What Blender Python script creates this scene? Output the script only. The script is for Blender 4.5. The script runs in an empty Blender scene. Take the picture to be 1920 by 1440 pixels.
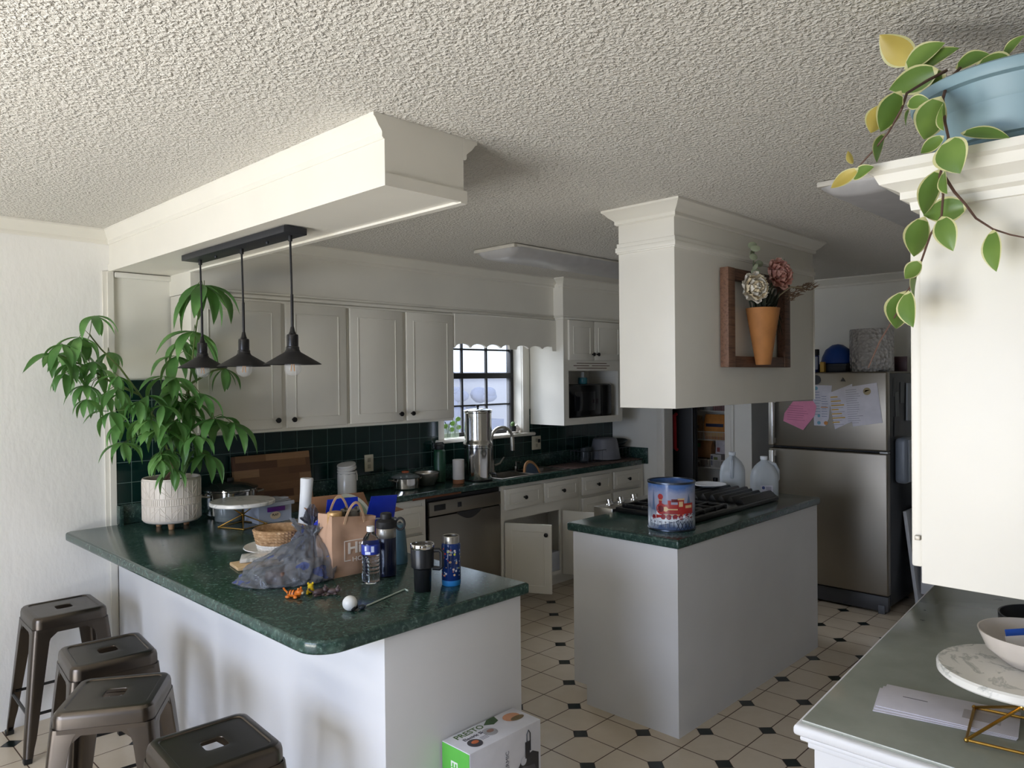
import bpy, bmesh, math, random
from mathutils import Vector, Matrix, Euler
random.seed(7); RB = random.Random(3)
PI = math.pi
sc = bpy.context.scene
COL = sc.collection

# ---------------------------------------------------------------- mesh builder
class MB:
    def __init__(s): s.bm = bmesh.new()
    def _merge(s, other, mtx=None):
        if mtx is not None: bmesh.ops.transform(other, matrix=mtx, verts=other.verts)
        me = bpy.data.meshes.new('tmp'); other.to_mesh(me); other.free()
        s.bm.from_mesh(me); bpy.data.meshes.remove(me); return s
    def box(s, x0, x1, y0, y1, z0, z1, bev=0.0, seg=2, mtx=None):
        b = bmesh.new(); bmesh.ops.create_cube(b, size=1.0)
        j = lambda: RB.random()*.0005 if min(x1-x0, y1-y0, z1-z0) > .004 else 0.0
        x0 += j(); x1 -= j(); y0 += j(); y1 -= j(); z0 += j(); z1 -= j()
        for v in b.verts:
            v.co = Vector(((x0+x1)/2+v.co.x*(x1-x0), (y0+y1)/2+v.co.y*(y1-y0), (z0+z1)/2+v.co.z*(z1-z0)))
        if bev > 0:
            bmesh.ops.bevel(b, geom=list(b.edges), offset=bev, segments=seg, profile=0.5, affect='EDGES')
        return s._merge(b, mtx)
    def prism(s, pts, z0, z1, bev=0.0, mtx=None, seg=2, caponly=False):
        b = bmesh.new()
        lo = [b.verts.new((p[0], p[1], z0)) for p in pts]; hi = [b.verts.new((p[0], p[1], z1)) for p in pts]
        n = len(pts)
        for i in range(n): b.faces.new((lo[i], lo[(i+1) % n], hi[(i+1) % n], hi[i]))
        b.faces.new(list(reversed(lo))); top = b.faces.new(hi)
        bmesh.ops.recalc_face_normals(b, faces=b.faces)
        if bev > 0:
            es = [e for e in b.edges if all(abs(v.co.z-z1) < 1e-6 for v in e.verts)] + ([] if caponly else [e for e in b.edges if all(abs(v.co.z-z0) < 1e-6 for v in e.verts)])
            bmesh.ops.bevel(b, geom=es, offset=bev, segments=seg, profile=0.5, affect='EDGES')
        return s._merge(b, mtx)
    def lathe(s, prof, seg=32, mtx=None, ang=2*PI, close=False):
        b = bmesh.new(); rings = []
        full = abs(ang-2*PI) < 1e-6; n = seg if full else seg+1
        for r, z in prof:
            if r < 1e-5: rings.append([b.verts.new((0, 0, z))])
            else: rings.append([b.verts.new((r*math.cos(ang*i/seg), r*math.sin(ang*i/seg), z)) for i in range(n)])
        for a, c in zip(rings, rings[1:]):
            for i in range(seg):
                j = (i+1) % n
                if len(a) == 1 and len(c) == 1: continue
                if len(a) == 1: b.faces.new((a[0], c[j], c[i]))
                elif len(c) == 1: b.faces.new((a[i], a[j], c[0]))
                else: b.faces.new((a[i], a[j], c[j], c[i]))
        bmesh.ops.recalc_face_normals(b, faces=b.faces)
        return s._merge(b, mtx)
    def cyl(s, r, z0, z1, seg=24, bev=0.0, x=0, y=0, r2=None, mtx=None):
        r2 = r if r2 is None else r2
        m = Matrix.Translation((x, y, 0)); m = mtx @ m if mtx is not None else m
        if bev > 0: p = [(0, z0), (r-bev, z0), (r-bev*.3, z0+bev*.3), (r, z0+bev), (r2, z1-bev), (r2-bev*.3, z1-bev*.3), (r2-bev, z1), (0, z1)]
        else: p = [(0, z0), (r, z0), (r2, z1), (0, z1)]
        return s.lathe(p, seg, m)
    def tube(s, pts, r, seg=8, closed=False, cap=True):
        pts = [Vector(p) for p in pts]; n = len(pts)
        rs = r if isinstance(r, (list, tuple)) else [r]*n
        b = bmesh.new(); rings = []; up = None
        for i, p in enumerate(pts):
            if closed: t = pts[(i+1) % n]-pts[i-1]
            else: t = pts[min(i+1, n-1)]-pts[max(i-1, 0)]
            t = t.normalized() if t.length > 1e-9 else Vector((0, 0, 1))
            if up is None:
                up = Vector((0, 0, 1)) if abs(t.z) < .9 else Vector((1, 0, 0))
            a = (up - t*up.dot(t))
            a = a.normalized() if a.length > 1e-6 else t.orthogonal().normalized()
            up = a; c = t.cross(a)
            rings.append([b.verts.new(p+(a*math.cos(2*PI*k/seg)+c*math.sin(2*PI*k/seg))*rs[i]) for k in range(seg)])
        m = n if closed else n-1
        for i in range(m):
            A, B = rings[i], rings[(i+1) % n]
            for k in range(seg): b.faces.new((A[k], A[(k+1) % seg], B[(k+1) % seg], B[k]))
        if cap and not closed:
            b.faces.new(list(reversed(rings[0]))); b.faces.new(rings[-1])
        bmesh.ops.recalc_face_normals(b, faces=b.faces)
        return s._merge(b)
    def sphere(s, c, r, seg=20, ring=12, mtx=None):
        b = bmesh.new(); bmesh.ops.create_uvsphere(b, u_segments=seg, v_segments=ring, radius=1.0)
        rr = r if isinstance(r, (tuple, list)) else (r, r, r)
        bmesh.ops.transform(b, matrix=Matrix.Translation(c) @ Matrix.Diagonal((rr[0], rr[1], rr[2], 1)), verts=b.verts)
        return s._merge(b, mtx)
    def loft(s, loops, cap=True, closed=True):
        b = bmesh.new(); R = [[b.verts.new(p) for p in L] for L in loops]
        for A, C in zip(R, R[1:]):
            n = len(A)
            for i in range(n if closed else n-1): b.faces.new((A[i], A[(i+1) % n], C[(i+1) % n], C[i]))
        if cap:
            b.faces.new(list(reversed(R[0]))); b.faces.new(R[-1])
        bmesh.ops.recalc_face_normals(b, faces=b.faces)
        return s._merge(b)
    def quad(s, a, b_, c, d):
        vs = [s.bm.verts.new(p) for p in (a, b_, c, d)]; s.bm.faces.new(vs); return s
    def grid(s, fn, nu, nv):
        V = [[s.bm.verts.new(fn(i/nu, j/nv)) for j in range(nv+1)] for i in range(nu+1)]
        for i in range(nu):
            for j in range(nv): s.bm.faces.new((V[i][j], V[i+1][j], V[i+1][j+1], V[i][j+1]))
        return s
    def xform(s, m):
        bmesh.ops.transform(s.bm, matrix=m, verts=s.bm.verts); return s

MW = {}
def build(name, mb, mat, parent=None, world=True, smooth=True, angle=35, thick=0.0):
    me = bpy.data.meshes.new(name)
    if thick: bmesh.ops.solidify(mb.bm, geom=list(mb.bm.faces), thickness=thick)
    mb.bm.to_mesh(me); mb.bm.free()
    root = parent
    while root is not None and root.parent is not None: root = root.parent
    if root is not None and world and root.name in MW: me.transform(MW[root.name].inverted())
    if smooth:
        me.polygons.foreach_set('use_smooth', [True]*len(me.polygons)); me.set_sharp_from_angle(angle=math.radians(angle))
    for m in (mat if isinstance(mat, (list, tuple)) else [mat]): me.materials.append(m)
    o = bpy.data.objects.new(name, me); COL.objects.link(o)
    if parent is not None: o.parent = parent
    return o
def tag(o, label=None, cat=None, group=None, kind=None):
    if label: o['label'] = label
    if cat: o['category'] = cat
    if group: o['group'] = group
    if kind: o['kind'] = kind
    return o
def thing(name, label, cat, loc=(0, 0, 0), rz=0.0, group=None, rot=None):
    o = bpy.data.objects.new(name, None); COL.objects.link(o)
    o.empty_display_size = .05
    o.location = loc; e = Euler(rot if rot else (0, 0, rz)); o.rotation_euler = e
    MW[o.name] = Matrix.Translation(loc) @ e.to_matrix().to_4x4()
    return tag(o, label, cat, group)
def solo(name, mb, mat, label, cat, loc=(0, 0, 0), group=None, kind=None, rz=0.0, rot=None, **k):
    """a thing that is one mesh, built in local coordinates about loc"""
    o = build(name, mb, mat, None, **k); o.location = loc; o.rotation_euler = rot if rot else (0, 0, rz)
    return tag(o, label, cat, group, kind)
def struct(name, mb, mat, parent=None, **k):
    o = build(name, mb, mat, parent, **k)
    if parent is None: o['kind'] = 'structure'
    return o
def T(x, y, z): return Matrix.Translation((x, y, z))
def RZ(a): return Matrix.Rotation(a, 4, 'Z')
def RX(a): return Matrix.Rotation(a, 4, 'X')
def RY(a): return Matrix.Rotation(a, 4, 'Y')
def aim(p, d):
    """matrix taking +Z to direction d at point p"""
    return Matrix.Translation(p) @ Vector(d).to_track_quat('Z', 'Y').to_matrix().to_4x4()

# ---------------------------------------------------------------- materials
def lin(c):
    if isinstance(c, str): c = tuple(int(c[i:i+2], 16)/255 for i in (0, 2, 4))
    return tuple((x/12.92 if x <= .04045 else ((x+.055)/1.055)**2.4) for x in c)+(1.0,)
class NT:
    def __init__(s, name):
        s.m = bpy.data.materials.new(name); s.m.use_nodes = True; s.t = s.m.node_tree; s.n = s.t.nodes
        s.b = s.n['Principled BSDF']; s.oc = s.n.new('ShaderNodeTexCoord').outputs['Object']
    def link(s, a, b): s.t.links.new(a, b)
    def setv(s, inp, v):
        if hasattr(v, 'is_linked') or isinstance(v, bpy.types.NodeSocket): s.link(v, inp)
        else: inp.default_value = v
    def math(s, op, a, b=0.0, c=None):
        n = s.n.new('ShaderNodeMath'); n.operation = op; s.setv(n.inputs[0], a); s.setv(n.inputs[1], b)
        if c is not None: s.setv(n.inputs[2], c)
        return n.outputs[0]
    def xyz(s, v=None):
        n = s.n.new('ShaderNodeSeparateXYZ'); s.link(v or s.oc, n.inputs[0]); return n.outputs
    def mapping(s, scale=(1, 1, 1), v=None, rot=(0, 0, 0)):
        n = s.n.new('ShaderNodeMapping'); s.link(v or s.oc, n.inputs[0]); n.inputs['Scale'].default_value = scale; n.inputs['Rotation'].default_value = rot; return n.outputs[0]
    def noise(s, scale, detail=3, rough=.5, v=None, dist=0.0):
        n = s.n.new('ShaderNodeTexNoise'); s.link(v or s.oc, n.inputs['Vector'])
        n.inputs['Scale'].default_value = scale; n.inputs['Detail'].default_value = detail; n.inputs['Roughness'].default_value = rough; n.inputs['Distortion'].default_value = dist
        return n.outputs['Fac']
    def voronoi(s, scale, v=None, feature='F1'):
        n = s.n.new('ShaderNodeTexVoronoi'); n.feature = feature; s.link(v or s.oc, n.inputs['Vector']); n.inputs['Scale'].default_value = scale; return n.outputs
    def ramp(s, f, stops, interp='LINEAR'):
        n = s.n.new('ShaderNodeValToRGB'); s.link(f, n.inputs[0]); r = n.color_ramp; r.interpolation = interp
        while len(r.elements) < len(stops): r.elements.new(.5)
        for e, (p, c) in zip(r.elements, stops): e.position = p; e.color = lin(c) if isinstance(c, str) else c
        return n.outputs[0]
    def mix(s, f, a, b):
        n = s.n.new('ShaderNodeMix'); n.data_type = 'RGBA'; s.setv(n.inputs[0], f)
        s.setv(n.inputs[6], lin(a) if isinstance(a, str) else a); s.setv(n.inputs[7], lin(b) if isinstance(b, str) else b); return n.outputs[2]
    def bump(s, h, strength=.3, dist=.005):
        n = s.n.new('ShaderNodeBump'); n.inputs['Strength'].default_value = strength; n.inputs['Distance'].default_value = dist
        s.link(h, n.inputs['Height']); s.link(n.outputs[0], s.b.inputs['Normal']); return n
    def set(s, **k):
        names = dict(color='Base Color', rough='Roughness', metal='Metallic', trans='Transmission Weight', ior='IOR', alpha='Alpha', coat='Coat Weight', spec='Specular IOR Level', sub='Subsurface Weight', emit='Emission Color', estr='Emission Strength', sheen='Sheen Weight', aniso='Anisotropic')
        for a, v in k.items():
            i = s.b.inputs[names[a]]
            if isinstance(v, str): v = lin(v)
            s.setv(i, v)
        return s
_mc = {}
def M(color, rough=.5, metal=0.0, **k):
    key = (color, rough, metal, tuple(sorted(k.items())))
    if key not in _mc:
        n = NT('surface_%s_%d' % (color, len(_mc))); var = k.pop('var', .06); bs = k.pop('bump', 0); bsc = k.pop('bscale', 60)
        f = n.noise(14, 3); c = lin(color)
        lo = tuple(x*(1-var) for x in c[:3])+(1,); hi = tuple(min(1, x*(1+var)) for x in c[:3])+(1,)
        n.set(color=n.ramp(f, [(.3, lo), (.7, hi)]), rough=rough, metal=metal, **k)
        if bs: n.bump(n.noise(bsc, 4), bs, .003)
        _mc[key] = n.m
    return _mc[key]

def paint(name, color, rough=.45, bscale=45, bstr=.08, stretch=(1, 1, 1), var=.03):
    n = NT(name); c = lin(color); f = n.noise(3.0, 4)
    lo = tuple(x*(1-var) for x in c[:3])+(1,); hi = tuple(min(1, x*(1+var)) for x in c[:3])+(1,)
    n.set(color=n.ramp(f, [(.3, lo), (.7, hi)]), rough=rough)
    n.bump(n.noise(bscale, 4, v=n.mapping(stretch)), bstr, .004)
    return n.m
WHITE = paint('cream_paint', 'e6e2d7', .42)
WHITE2 = paint('cabinet_paint', 'e4e0d4', .38, 30, .05, (4, 4, .6))
WALLP = paint('plaster_paint', 'efede8', .6, 28, .7, (1, 1, .45))
PANEL = paint('smooth_panel_paint', 'e9e6dc', .45)
COOLW = paint('cool_white_paint', 'dcdcdd', .45, 20, .06)
n = NT('popcorn_ceiling')
a = n.noise(88, 2, .5, dist=.35); bb = n.noise(42, 1, .5)
hgt = n.math('ADD', n.ramp(a, [(.36, (0, 0, 0, 1)), (.5, (.35, .35, .35, 1)), (.70, (1, 1, 1, 1))], 'EASE'), n.math('MULTIPLY', bb, .35))
n.set(color='dfdbd3', rough=.9, spec=.1); n.bump(hgt, .7, .010); CEIL = n.m

n = NT('clipped_tile_floor'); S = .2061; X, Y, Z = n.xyz()
u = n.math('DIVIDE', n.math('SUBTRACT', X, 2.483), S); v = n.math('DIVIDE', n.math('SUBTRACT', Y, 1.984), S)
iu = n.math('ROUND', u); iv = n.math('ROUND', v)
du = n.math('ABSOLUTE', n.math('SUBTRACT', u, iu)); dv = n.math('ABSOLUTE', n.math('SUBTRACT', v, iv))
par = n.math('LESS_THAN', n.math('ABSOLUTE', n.math('SUBTRACT', n.math('MODULO', n.math('ADD', n.math('ADD', iu, iv), 400), 2), 0)), .5)
l1 = n.math('ADD', du, dv); D = .205
dot = n.math('MULTIPLY', par, n.math('LESS_THAN', l1, D))
gr = n.math('LESS_THAN', n.math('MINIMUM', du, dv), .0125)
ring = n.math('MULTIPLY', par, n.math('LESS_THAN', n.math('ABSOLUTE', n.math('SUBTRACT', l1, D+.008)), .009))
gr = n.math('MAXIMUM', n.math('MULTIPLY', gr, n.math('SUBTRACT', 1.0, dot)), ring)
wn = n.n.new('ShaderNodeTexWhiteNoise'); wn.noise_dimensions = '2D'
cv = n.n.new('ShaderNodeCombineXYZ'); n.link(n.math('FLOOR', u), cv.inputs[0]); n.link(n.math('FLOOR', v), cv.inputs[1]); n.link(cv.outputs[0], wn.inputs['Vector'])
tile = n.mix(n.noise(9, 5, .6), 'd8ccb8', 'c5b7a2')
tile = n.mix(n.math('MULTIPLY', wn.outputs['Value'], .25), tile, 'c9b598')
c1 = n.mix(gr, tile, '4a3323'); c1 = n.mix(dot, c1, '0d1c1a')
n.set(color=c1, rough=n.math('ADD', .22, n.math('MULTIPLY', gr, .5)))
n.bump(n.math('SUBTRACT', n.math('MULTIPLY', n.noise(12, 2), .15), gr), .35, .003); FLOOR = n.m

n = NT('green_wall_tile'); X, Y, Z = n.xyz()
u = n.math('DIVIDE', n.math('ADD', X, Y), .108); v = n.math('DIVIDE', n.math('SUBTRACT', Z, 1.02), .108)
du = n.math('ABSOLUTE', n.math('SUBTRACT', u, n.math('ROUND', u))); dv = n.math('ABSOLUTE', n.math('SUBTRACT', v, n.math('ROUND', v)))
gr = n.math('LESS_THAN', n.math('MINIMUM', du, dv), .014)
n.set(color=n.mix(gr, n.mix(n.noise(6, 3), '06201d', '0a2b26'), '5a6d66'), rough=n.math('ADD', .16, n.math('MULTIPLY', gr, .5)))
n.bump(n.math('SUBTRACT', 1.0, gr), .3, .002); TILE = n.m

n = NT('green_marble_laminate')
f1 = n.noise(20, 7, .72, dist=1.0); f2 = n.noise(70, 5, .7, dist=.6)
c = n.mix(f2, n.ramp(f1, [(.3, '1a2a27'), (.46, '293f3a'), (.58, '38514a'), (.7, '647d74')]), n.ramp(f2, [(.36, '142320'), (.55, '2f4841'), (.7, '758f85')]))
n.set(color=c, rough=n.math('ADD', .13, n.math('MULTIPLY', f2, .08)), spec=.5); LAM = n.m
def wood(name, dark, light, scale=1.0, rough=.45, rot=(0, 0, 0)):
    n = NT(name); mp = n.mapping((2*scale, 30*scale, 30*scale), rot=rot)
    f = n.noise(1.6, 5, .6, v=mp, dist=.4); n.set(color=n.ramp(f, [(.3, dark), (.55, light), (.75, dark)]), rough=rough)
    n.bump(f, .15, .002); return n.m
def steel(name, color, rough, scale=(1, 1, 60)):
    n = NT(name); f = n.noise(4, 4, .6, v=n.mapping(scale))
    n.set(color=color, metal=1.0, rough=n.math('ADD', rough, n.math('MULTIPLY', f, .15)))
    n.bump(f, .04, .001); return n.m
STEEL = steel('brushed_steel', 'b4b0a8', .24); STEELD = steel('fridge_steel', '8a847a', .33, (60, 60, 1)); CHROME = steel('polished_steel', 'd8d6d2', .04, (1, 1, 2))
GUN = steel('gunmetal', '5d564f', .24, (1, 1, 1))
BLACK = M('141414', .4); BLACKM = M('1a1a1c', .55); KNOB = M('0c0c0d', .35)
GOLD = M('c9a050', .25, 1.0); BROWN = M('5e3d28', .8)
def glass(name, color='ffffff', rough=.0, ior=1.45, alpha=None):
    n = NT(name); n.set(color=color, rough=rough, trans=1.0, ior=ior); n.bump(n.noise(8, 1), .01, .001); return n.m
def clear(name, color, alpha, rough=.15):
    n = NT(name); n.set(color=n.ramp(n.noise(10, 2), [(.3, color), (.7, color)]), rough=rough, alpha=alpha); return n.m
def emis(name, color, s):
    n = NT(name); n.set(color='000000', emit=color, estr=s); return n.m

# ---------------------------------------------------------------- camera
cam = bpy.data.cameras.new('camera'); co = bpy.data.objects.new('camera', cam); COL.objects.link(co)
cam.sensor_width = 36; cam.sensor_fit = 'HORIZONTAL'; cam.lens = 1397.67/1920*36; cam.clip_start = .02
_y, _p, _r = .8002, -.0086, -.0104
fw = Vector((math.sin(_y)*math.cos(_p), math.cos(_y)*math.cos(_p), math.sin(_p)))
r0 = Vector((math.cos(_y), -math.sin(_y), 0)); u0 = r0.cross(fw)
Rr = r0*math.cos(_r)+u0*math.sin(_r); Uu = -r0*math.sin(_r)+u0*math.cos(_r)
co.matrix_world = Matrix(((Rr.x, Uu.x, -fw.x, 0), (Rr.y, Uu.y, -fw.y, 0), (Rr.z, Uu.z, -fw.z, 1.6609), (0, 0, 0, 1)))
sc.camera = co
# ================================================================ SETTING
ZC = 2.4465; YW = 4.215; YB = YW-.0215; XR = 5.67
def mould(mb, p0, p1, nrm, prof, z, m0=0, m1=0):
    """moulding run: prof = [(out, dz)], nrm = outward 2D unit normal, m0/m1 = mitre factor at each end"""
    p0 = Vector(p0); p1 = Vector(p1); d = (p1-p0).normalized(); nn = Vector(nrm)
    L0 = []; L1 = []
    for o, dz in prof:
        a = p0+nn*o-d*(m0*o); b = p1+nn*o+d*(m1*o)
        L0.append((a.x, a.y, z+dz)); L1.append((b.x, b.y, z+dz))
    return mb.loft([L0, L1])
CROWN = [(0, 0), (.062, 0), (.062, -.01), (.052, -.016), (.036, -.034), (.02, -.046), (.014, -.052), (.014, -.066), (.006, -.072), (0, -.072)]
def sc_prof(p, k): return [(a*k, b*k) for a, b in p]

struct('floor', MB().box(-2.3, 6.9, -3.1, 4.4, -.08, 0), FLOOR)
struct('ceiling', MB().box(-2.3, 6.9, -3.1, 4.4, ZC, ZC+.1), CEIL)
# back wall with the window opening
w = MB(); HX0, HX1, HZ0, HZ1 = 3.60, 4.452, 1.205, 2.03
w.box(-2.3, HX0, YW, YW+.15, 0, ZC); w.box(HX1, 6.9, YW, YW+.15, 0, ZC); w.box(HX0, HX1, YW, YW+.15, 0, HZ0); w.box(HX0, HX1, YW, YW+.15, HZ1, ZC)
struct('wall_back', w, WALLP)
t = MB(); t.box(1.345, 1.66, YW-.021, YW, .92, 1.67); t.box(1.66, HX0-.06, YW-.021, YW, .92, 1.40); t.box(HX1+.07, XR, YW-.021, YW, .92, 1.40); t.box(HX0-.06, HX1+.07, YW-.021, YW, .92, HZ0-.02)
struct('trim_1', t, TILE)          # green wall tiling
t = MB(); t.box(1.345, 1.66, YW-.006, YW, 1.67, 2.3); t.box(1.352, 1.64, YW-.03, YW-.004, 2.205, 2.234, .006)
struct('trim_2', t, PANEL)
# right wall with the pantry doorway, then the fridge alcove
w = MB(); w.box(XR, XR+.12, 3.62, YW, 0, ZC); w.box(XR, XR+.12, 2.81, 3.04, 0, ZC); w.box(XR, XR+.12, 3.04, 3.62, 2.05, ZC)
w.box(XR, 6.35, 2.81, 2.86, 0, ZC)
struct('wall_right', w, PANEL)
struct('wall_alcove', MB().box(6.27, 6.37, -3.1, 2.86, 0, ZC), PANEL)
w = MB(); w.box(6.55, 6.65, 2.86, 4.3, 0, ZC); w.box(5.79, 6.6, 2.86, 2.88, 0, ZC)
struct('wall_pantry', w, PANEL)
struct('wall_front', MB().box(1.72, 6.3, -.02, .09, 0, ZC), PANEL)
DIN = paint('low_bounce_wall_paint', '6e665a', .7)  # unseen walls, colour made dark to cut light bouncing into the kitchen
struct('wall_rear', MB().box(-2.3, 6.9, -3.1, -3.0, 0, ZC), DIN)
w = MB()
LW = [(-2.6, -1.5, .08, 2.08), (.45, 3.0, .02, 2.08)]
ys = -3.1
for (a, b, z0, z1) in LW:
    w.box(-2.3, -2.2, ys, a, 0, ZC); w.box(-2.3, -2.2, a, b, 0, z0); w.box(-2.3, -2.2, a, b, z1, ZC); ys = b
w.box(-2.3, -2.2, ys, 4.3, 0, ZC)
struct('wall_left', w, DIN)
for i, (a, b, z0, z1) in enumerate(LW):
    f = MB()
    for (u0, u1, v0, v1) in ((a, b, z0, z0+.06), (a, b, z1-.06, z1), (a, a+.06, z0, z1), (b-.06, b, z0, z1), ((a+b)/2-.04, (a+b)/2+.04, z0, z1)):
        f.box(-2.29, -2.21, u0, u1, v0, v1)
    struct('window_%d' % (i+2), f, WHITE)
# beam over the peninsula
BX0, BX1, BY0, BZ = 1.334, 1.650, 1.812, 2.234
b = MB(); b.box(BX0, BX1, BY0, YW, BZ+.004, ZC)
b.box(BX0-.006, BX0+.012, BY0-.006, YW, BZ, BZ+.038); b.box(BX0-.006, BX1+.008, BY0-.008, BY0+.012, BZ, BZ+.038); b.box(BX1-.02, BX1+.008, BY0-.008, YW-.28, BZ-.004, BZ+.038)
mould(b, (BX0, BY0), (BX0, YW), (-1, 0), [(a*.62, c) for a, c in CROWN], ZC)
mould(b, (BX1, BY0), (BX1, YW), (1, 0), CROWN, ZC)
struct('ceiling_beam', b, WHITE, angle=25)
c = MB(); mould(c, (-2.2, YW), (BX0, YW), (0, -1), [(a*.9, d) for a, d in CROWN], ZC)
struct('trim_3', c, WHITE)
c = MB(); c.box(1.298, 1.318, YW-.012, YW, .87, BZ); c.box(1.318, 1.347, YW-.026, YW, .90, BZ); c.box(1.318, 1.3515, YW-.012, YW, 0, .88)
struct('trim_4', c, WHITE)
c = MB(); mould(c, (6.27, 2.81), (6.27, .09), (-1, 0), CROWN, ZC); mould(c, (XR, 4.215), (XR, 2.81), (-1, 0), CROWN, ZC)
struct('trim_5', c, WHITE)
# pantry doorway casing
d = MB()
for (a, b_) in ((3.62, 3.70), (2.96, 3.04)):
    d.box(XR-.018, XR, a, b_, 0, 2.12, .004); d.box(XR-.024, XR-.01, a+.02, b_-.045, 0, 2.1, .004)
d.box(XR-.018, XR, 2.96, 3.70, 2.05, 2.13, .004)
struct('door_1', d, WHITE)
# soffit over the cabinets
UY = 3.93; UX0, UX1 = 1.637, 3.456
s = MB(); s.box(UX0, 4.54, UY, YW, 2.125, ZC)
for z, o, h in ((2.150, .006, .010), (2.128, .012, .020), (2.105, .016, .014)):
    s.box(UX0-.0, 4.54, UY-o, UY+.02, z-h/2, z+h/2, .003)
mould(s, (UX0, UY), (4.54, UY), (0, -1), CROWN, ZC, m0=0)
struct('trim_6', s, WHITE2, angle=25)
# kitchen window
win = MB(); yf0, yf1 = 4.315, 4.355
for (x0, x1, z0, z1) in ((HX0, HX1, HZ0, HZ0+.035), (HX0, HX1, HZ1-.03, HZ1), (HX0, HX0+.03, HZ0, HZ1), (HX1-.035, HX1, HZ0, HZ1), (HX0, HX1, 1.655, 1.70)):
    win.box(x0, x1, yf0-.012, yf1, z0, z1, .003)
struct_w = struct('window_1', win, BLACKM)
mun = MB()
for k in (1, 2): xx = HX0+.03+(HX1-HX0-.065)*k/3; mun.box(xx-.008, xx+.008, yf0, yf0+.02, HZ0+.03, HZ1-.02)
for zz in (1.445, 1.885): mun.box(HX0+.02, HX1-.02, yf0, yf0+.02, zz-.007, zz+.007)
struct('muntin', mun, BLACKM, struct_w)
n = NT('window_pane'); tr = n.n.new('ShaderNodeBsdfTransparent'); gl = n.n.new('ShaderNodeBsdfGlossy'); gl.inputs['Roughness'].default_value = .05
mx = n.n.new('ShaderNodeMixShader'); mx.inputs[0].default_value = .07; n.link(tr.outputs[0], mx.inputs[1]); n.link(gl.outputs[0], mx.inputs[2])
n.link(mx.outputs[0], n.n['Material Output'].inputs[0]); PANE = n.m
n = NT('dusty_pane'); tr = n.n.new('ShaderNodeBsdfTransparent'); gl = n.n.new('ShaderNodeBsdfTranslucent'); gl.inputs[0].default_value = (.8, .82, .86, 1)
mx = n.n.new('ShaderNodeMixShader'); mx.inputs[0].default_value = .035; n.link(tr.outputs[0], mx.inputs[1]); n.link(gl.outputs[0], mx.inputs[2])
n.link(mx.outputs[0], n.n['Material Output'].inputs[0]); DUSTY = n.m
struct('pane', MB().box(HX0+.02, HX1-.02, yf0+.024, yf0+.028, 1.69, HZ1-.02), PANE, struct_w)
struct('pane', MB().box(HX0+.02, HX1-.02, yf0+.006, yf0+.010, HZ0+.03, 1.66), DUSTY, struct_w)
c = MB()
c.box(HX0-.07, HX0, YW-.02, YW, HZ0, HZ1+.07, .004); c.box(HX1, HX1+.082, YW-.02, YW, HZ0, HZ1+.07, .004); c.box(HX0-.07, HX1+.08, YW-.02, YW, HZ1, HZ1+.07, .004)
c.box(HX0-.004, HX0+.002, YW, yf0, HZ0, HZ1); c.box(HX1-.002, HX1+.004, YW, yf0, HZ0, HZ1)
c.box(HX0-.09, HX1+.115, YW-.055, yf0, HZ0-.024, HZ0+.004, .01)
struct('trim_7', c, WHITE)
# yard seen through the window
struct('wall_yard', MB().box(-2, 12, 7.6, 7.75, -.2, 1.74), paint('pale_block_wall', '8f8e95', .8, 12, .4))
struct('ground_yard', MB().box(-2, 12, 4.5, 20, -.3, -.2), M('b9b2a6', .9))
for k, (x, z, r) in enumerate(((6.1, 1.62, .10), (6.35, 1.64, .10))):
    pass
hp = MB()
for k in range(26): hp.sphere((5.75+random.random()*1.25, 7.2+random.random()*.2, 1.36+random.random()*.12), (.11+random.random()*.06, .08, .07+random.random()*.05), 10, 6)
for k in range(14): hp.sphere((5.75+random.random()*1.3, 7.2+random.random()*.2, .9+random.random()*.4), (.2, .12, .2), 10, 6)
hp.box(5.6, 7.2, 7.15, 7.4, -.25, 1.1)
solo('yard_heap', hp, M('5a6076', .8, bump=.6, bscale=25), 'blue-grey heap piled against the pale wall outside the window', 'heap')
rg = MB()
for x, z in ((5.98, 1.63), (6.22, 1.60)): rg.tube([(x+.15*math.cos(a*PI/12), 7.1, z+.13*math.sin(a*PI/12)) for a in range(24)], .012, 6, closed=True)
solo('wire_coil', rg, M('4a5068', .5), 'grey looped wire coil lying on the heap outside the window', 'coil')
# ================================================================ CABINETS
def knob(p, d=(0, -1, 0), parent=None, k=1.0):
    m = aim(p, d)
    return build('knob', MB().lathe([(0, 0), (.006*k, 0), (.0055*k, .012*k), (.013*k, .017*k), (.0155*k, .022*k), (.0145*k, .028*k), (.008*k, .031*k), (0, .032*k)], 16, m), KNOB, parent)
def front_mb(x0, x1, z0, z1, y, th=.02, inset=.055, groove=.012):
    """slab front facing -Y with a routed rectangle standing as a thin raised line"""
    m = MB(); m.box(x0, x1, y, y+th, z0, z1, .004)
    a, b, c, d = x0+inset, x1-inset, z0+inset, z1-inset
    w = .007
    for (u0, u1, v0, v1) in ((a, b, c, c+w), (a, b, d-w, d), (a, a+w, c, d), (b-w, b, c, d)): m.box(u0, u1, y-.004, y+.004, v0, v1, .0025)
    return m
def panel_x(m, x0, x1, z0, z1, y): m.box(x0, x1, y, y+.018, z0, z1)

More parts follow.
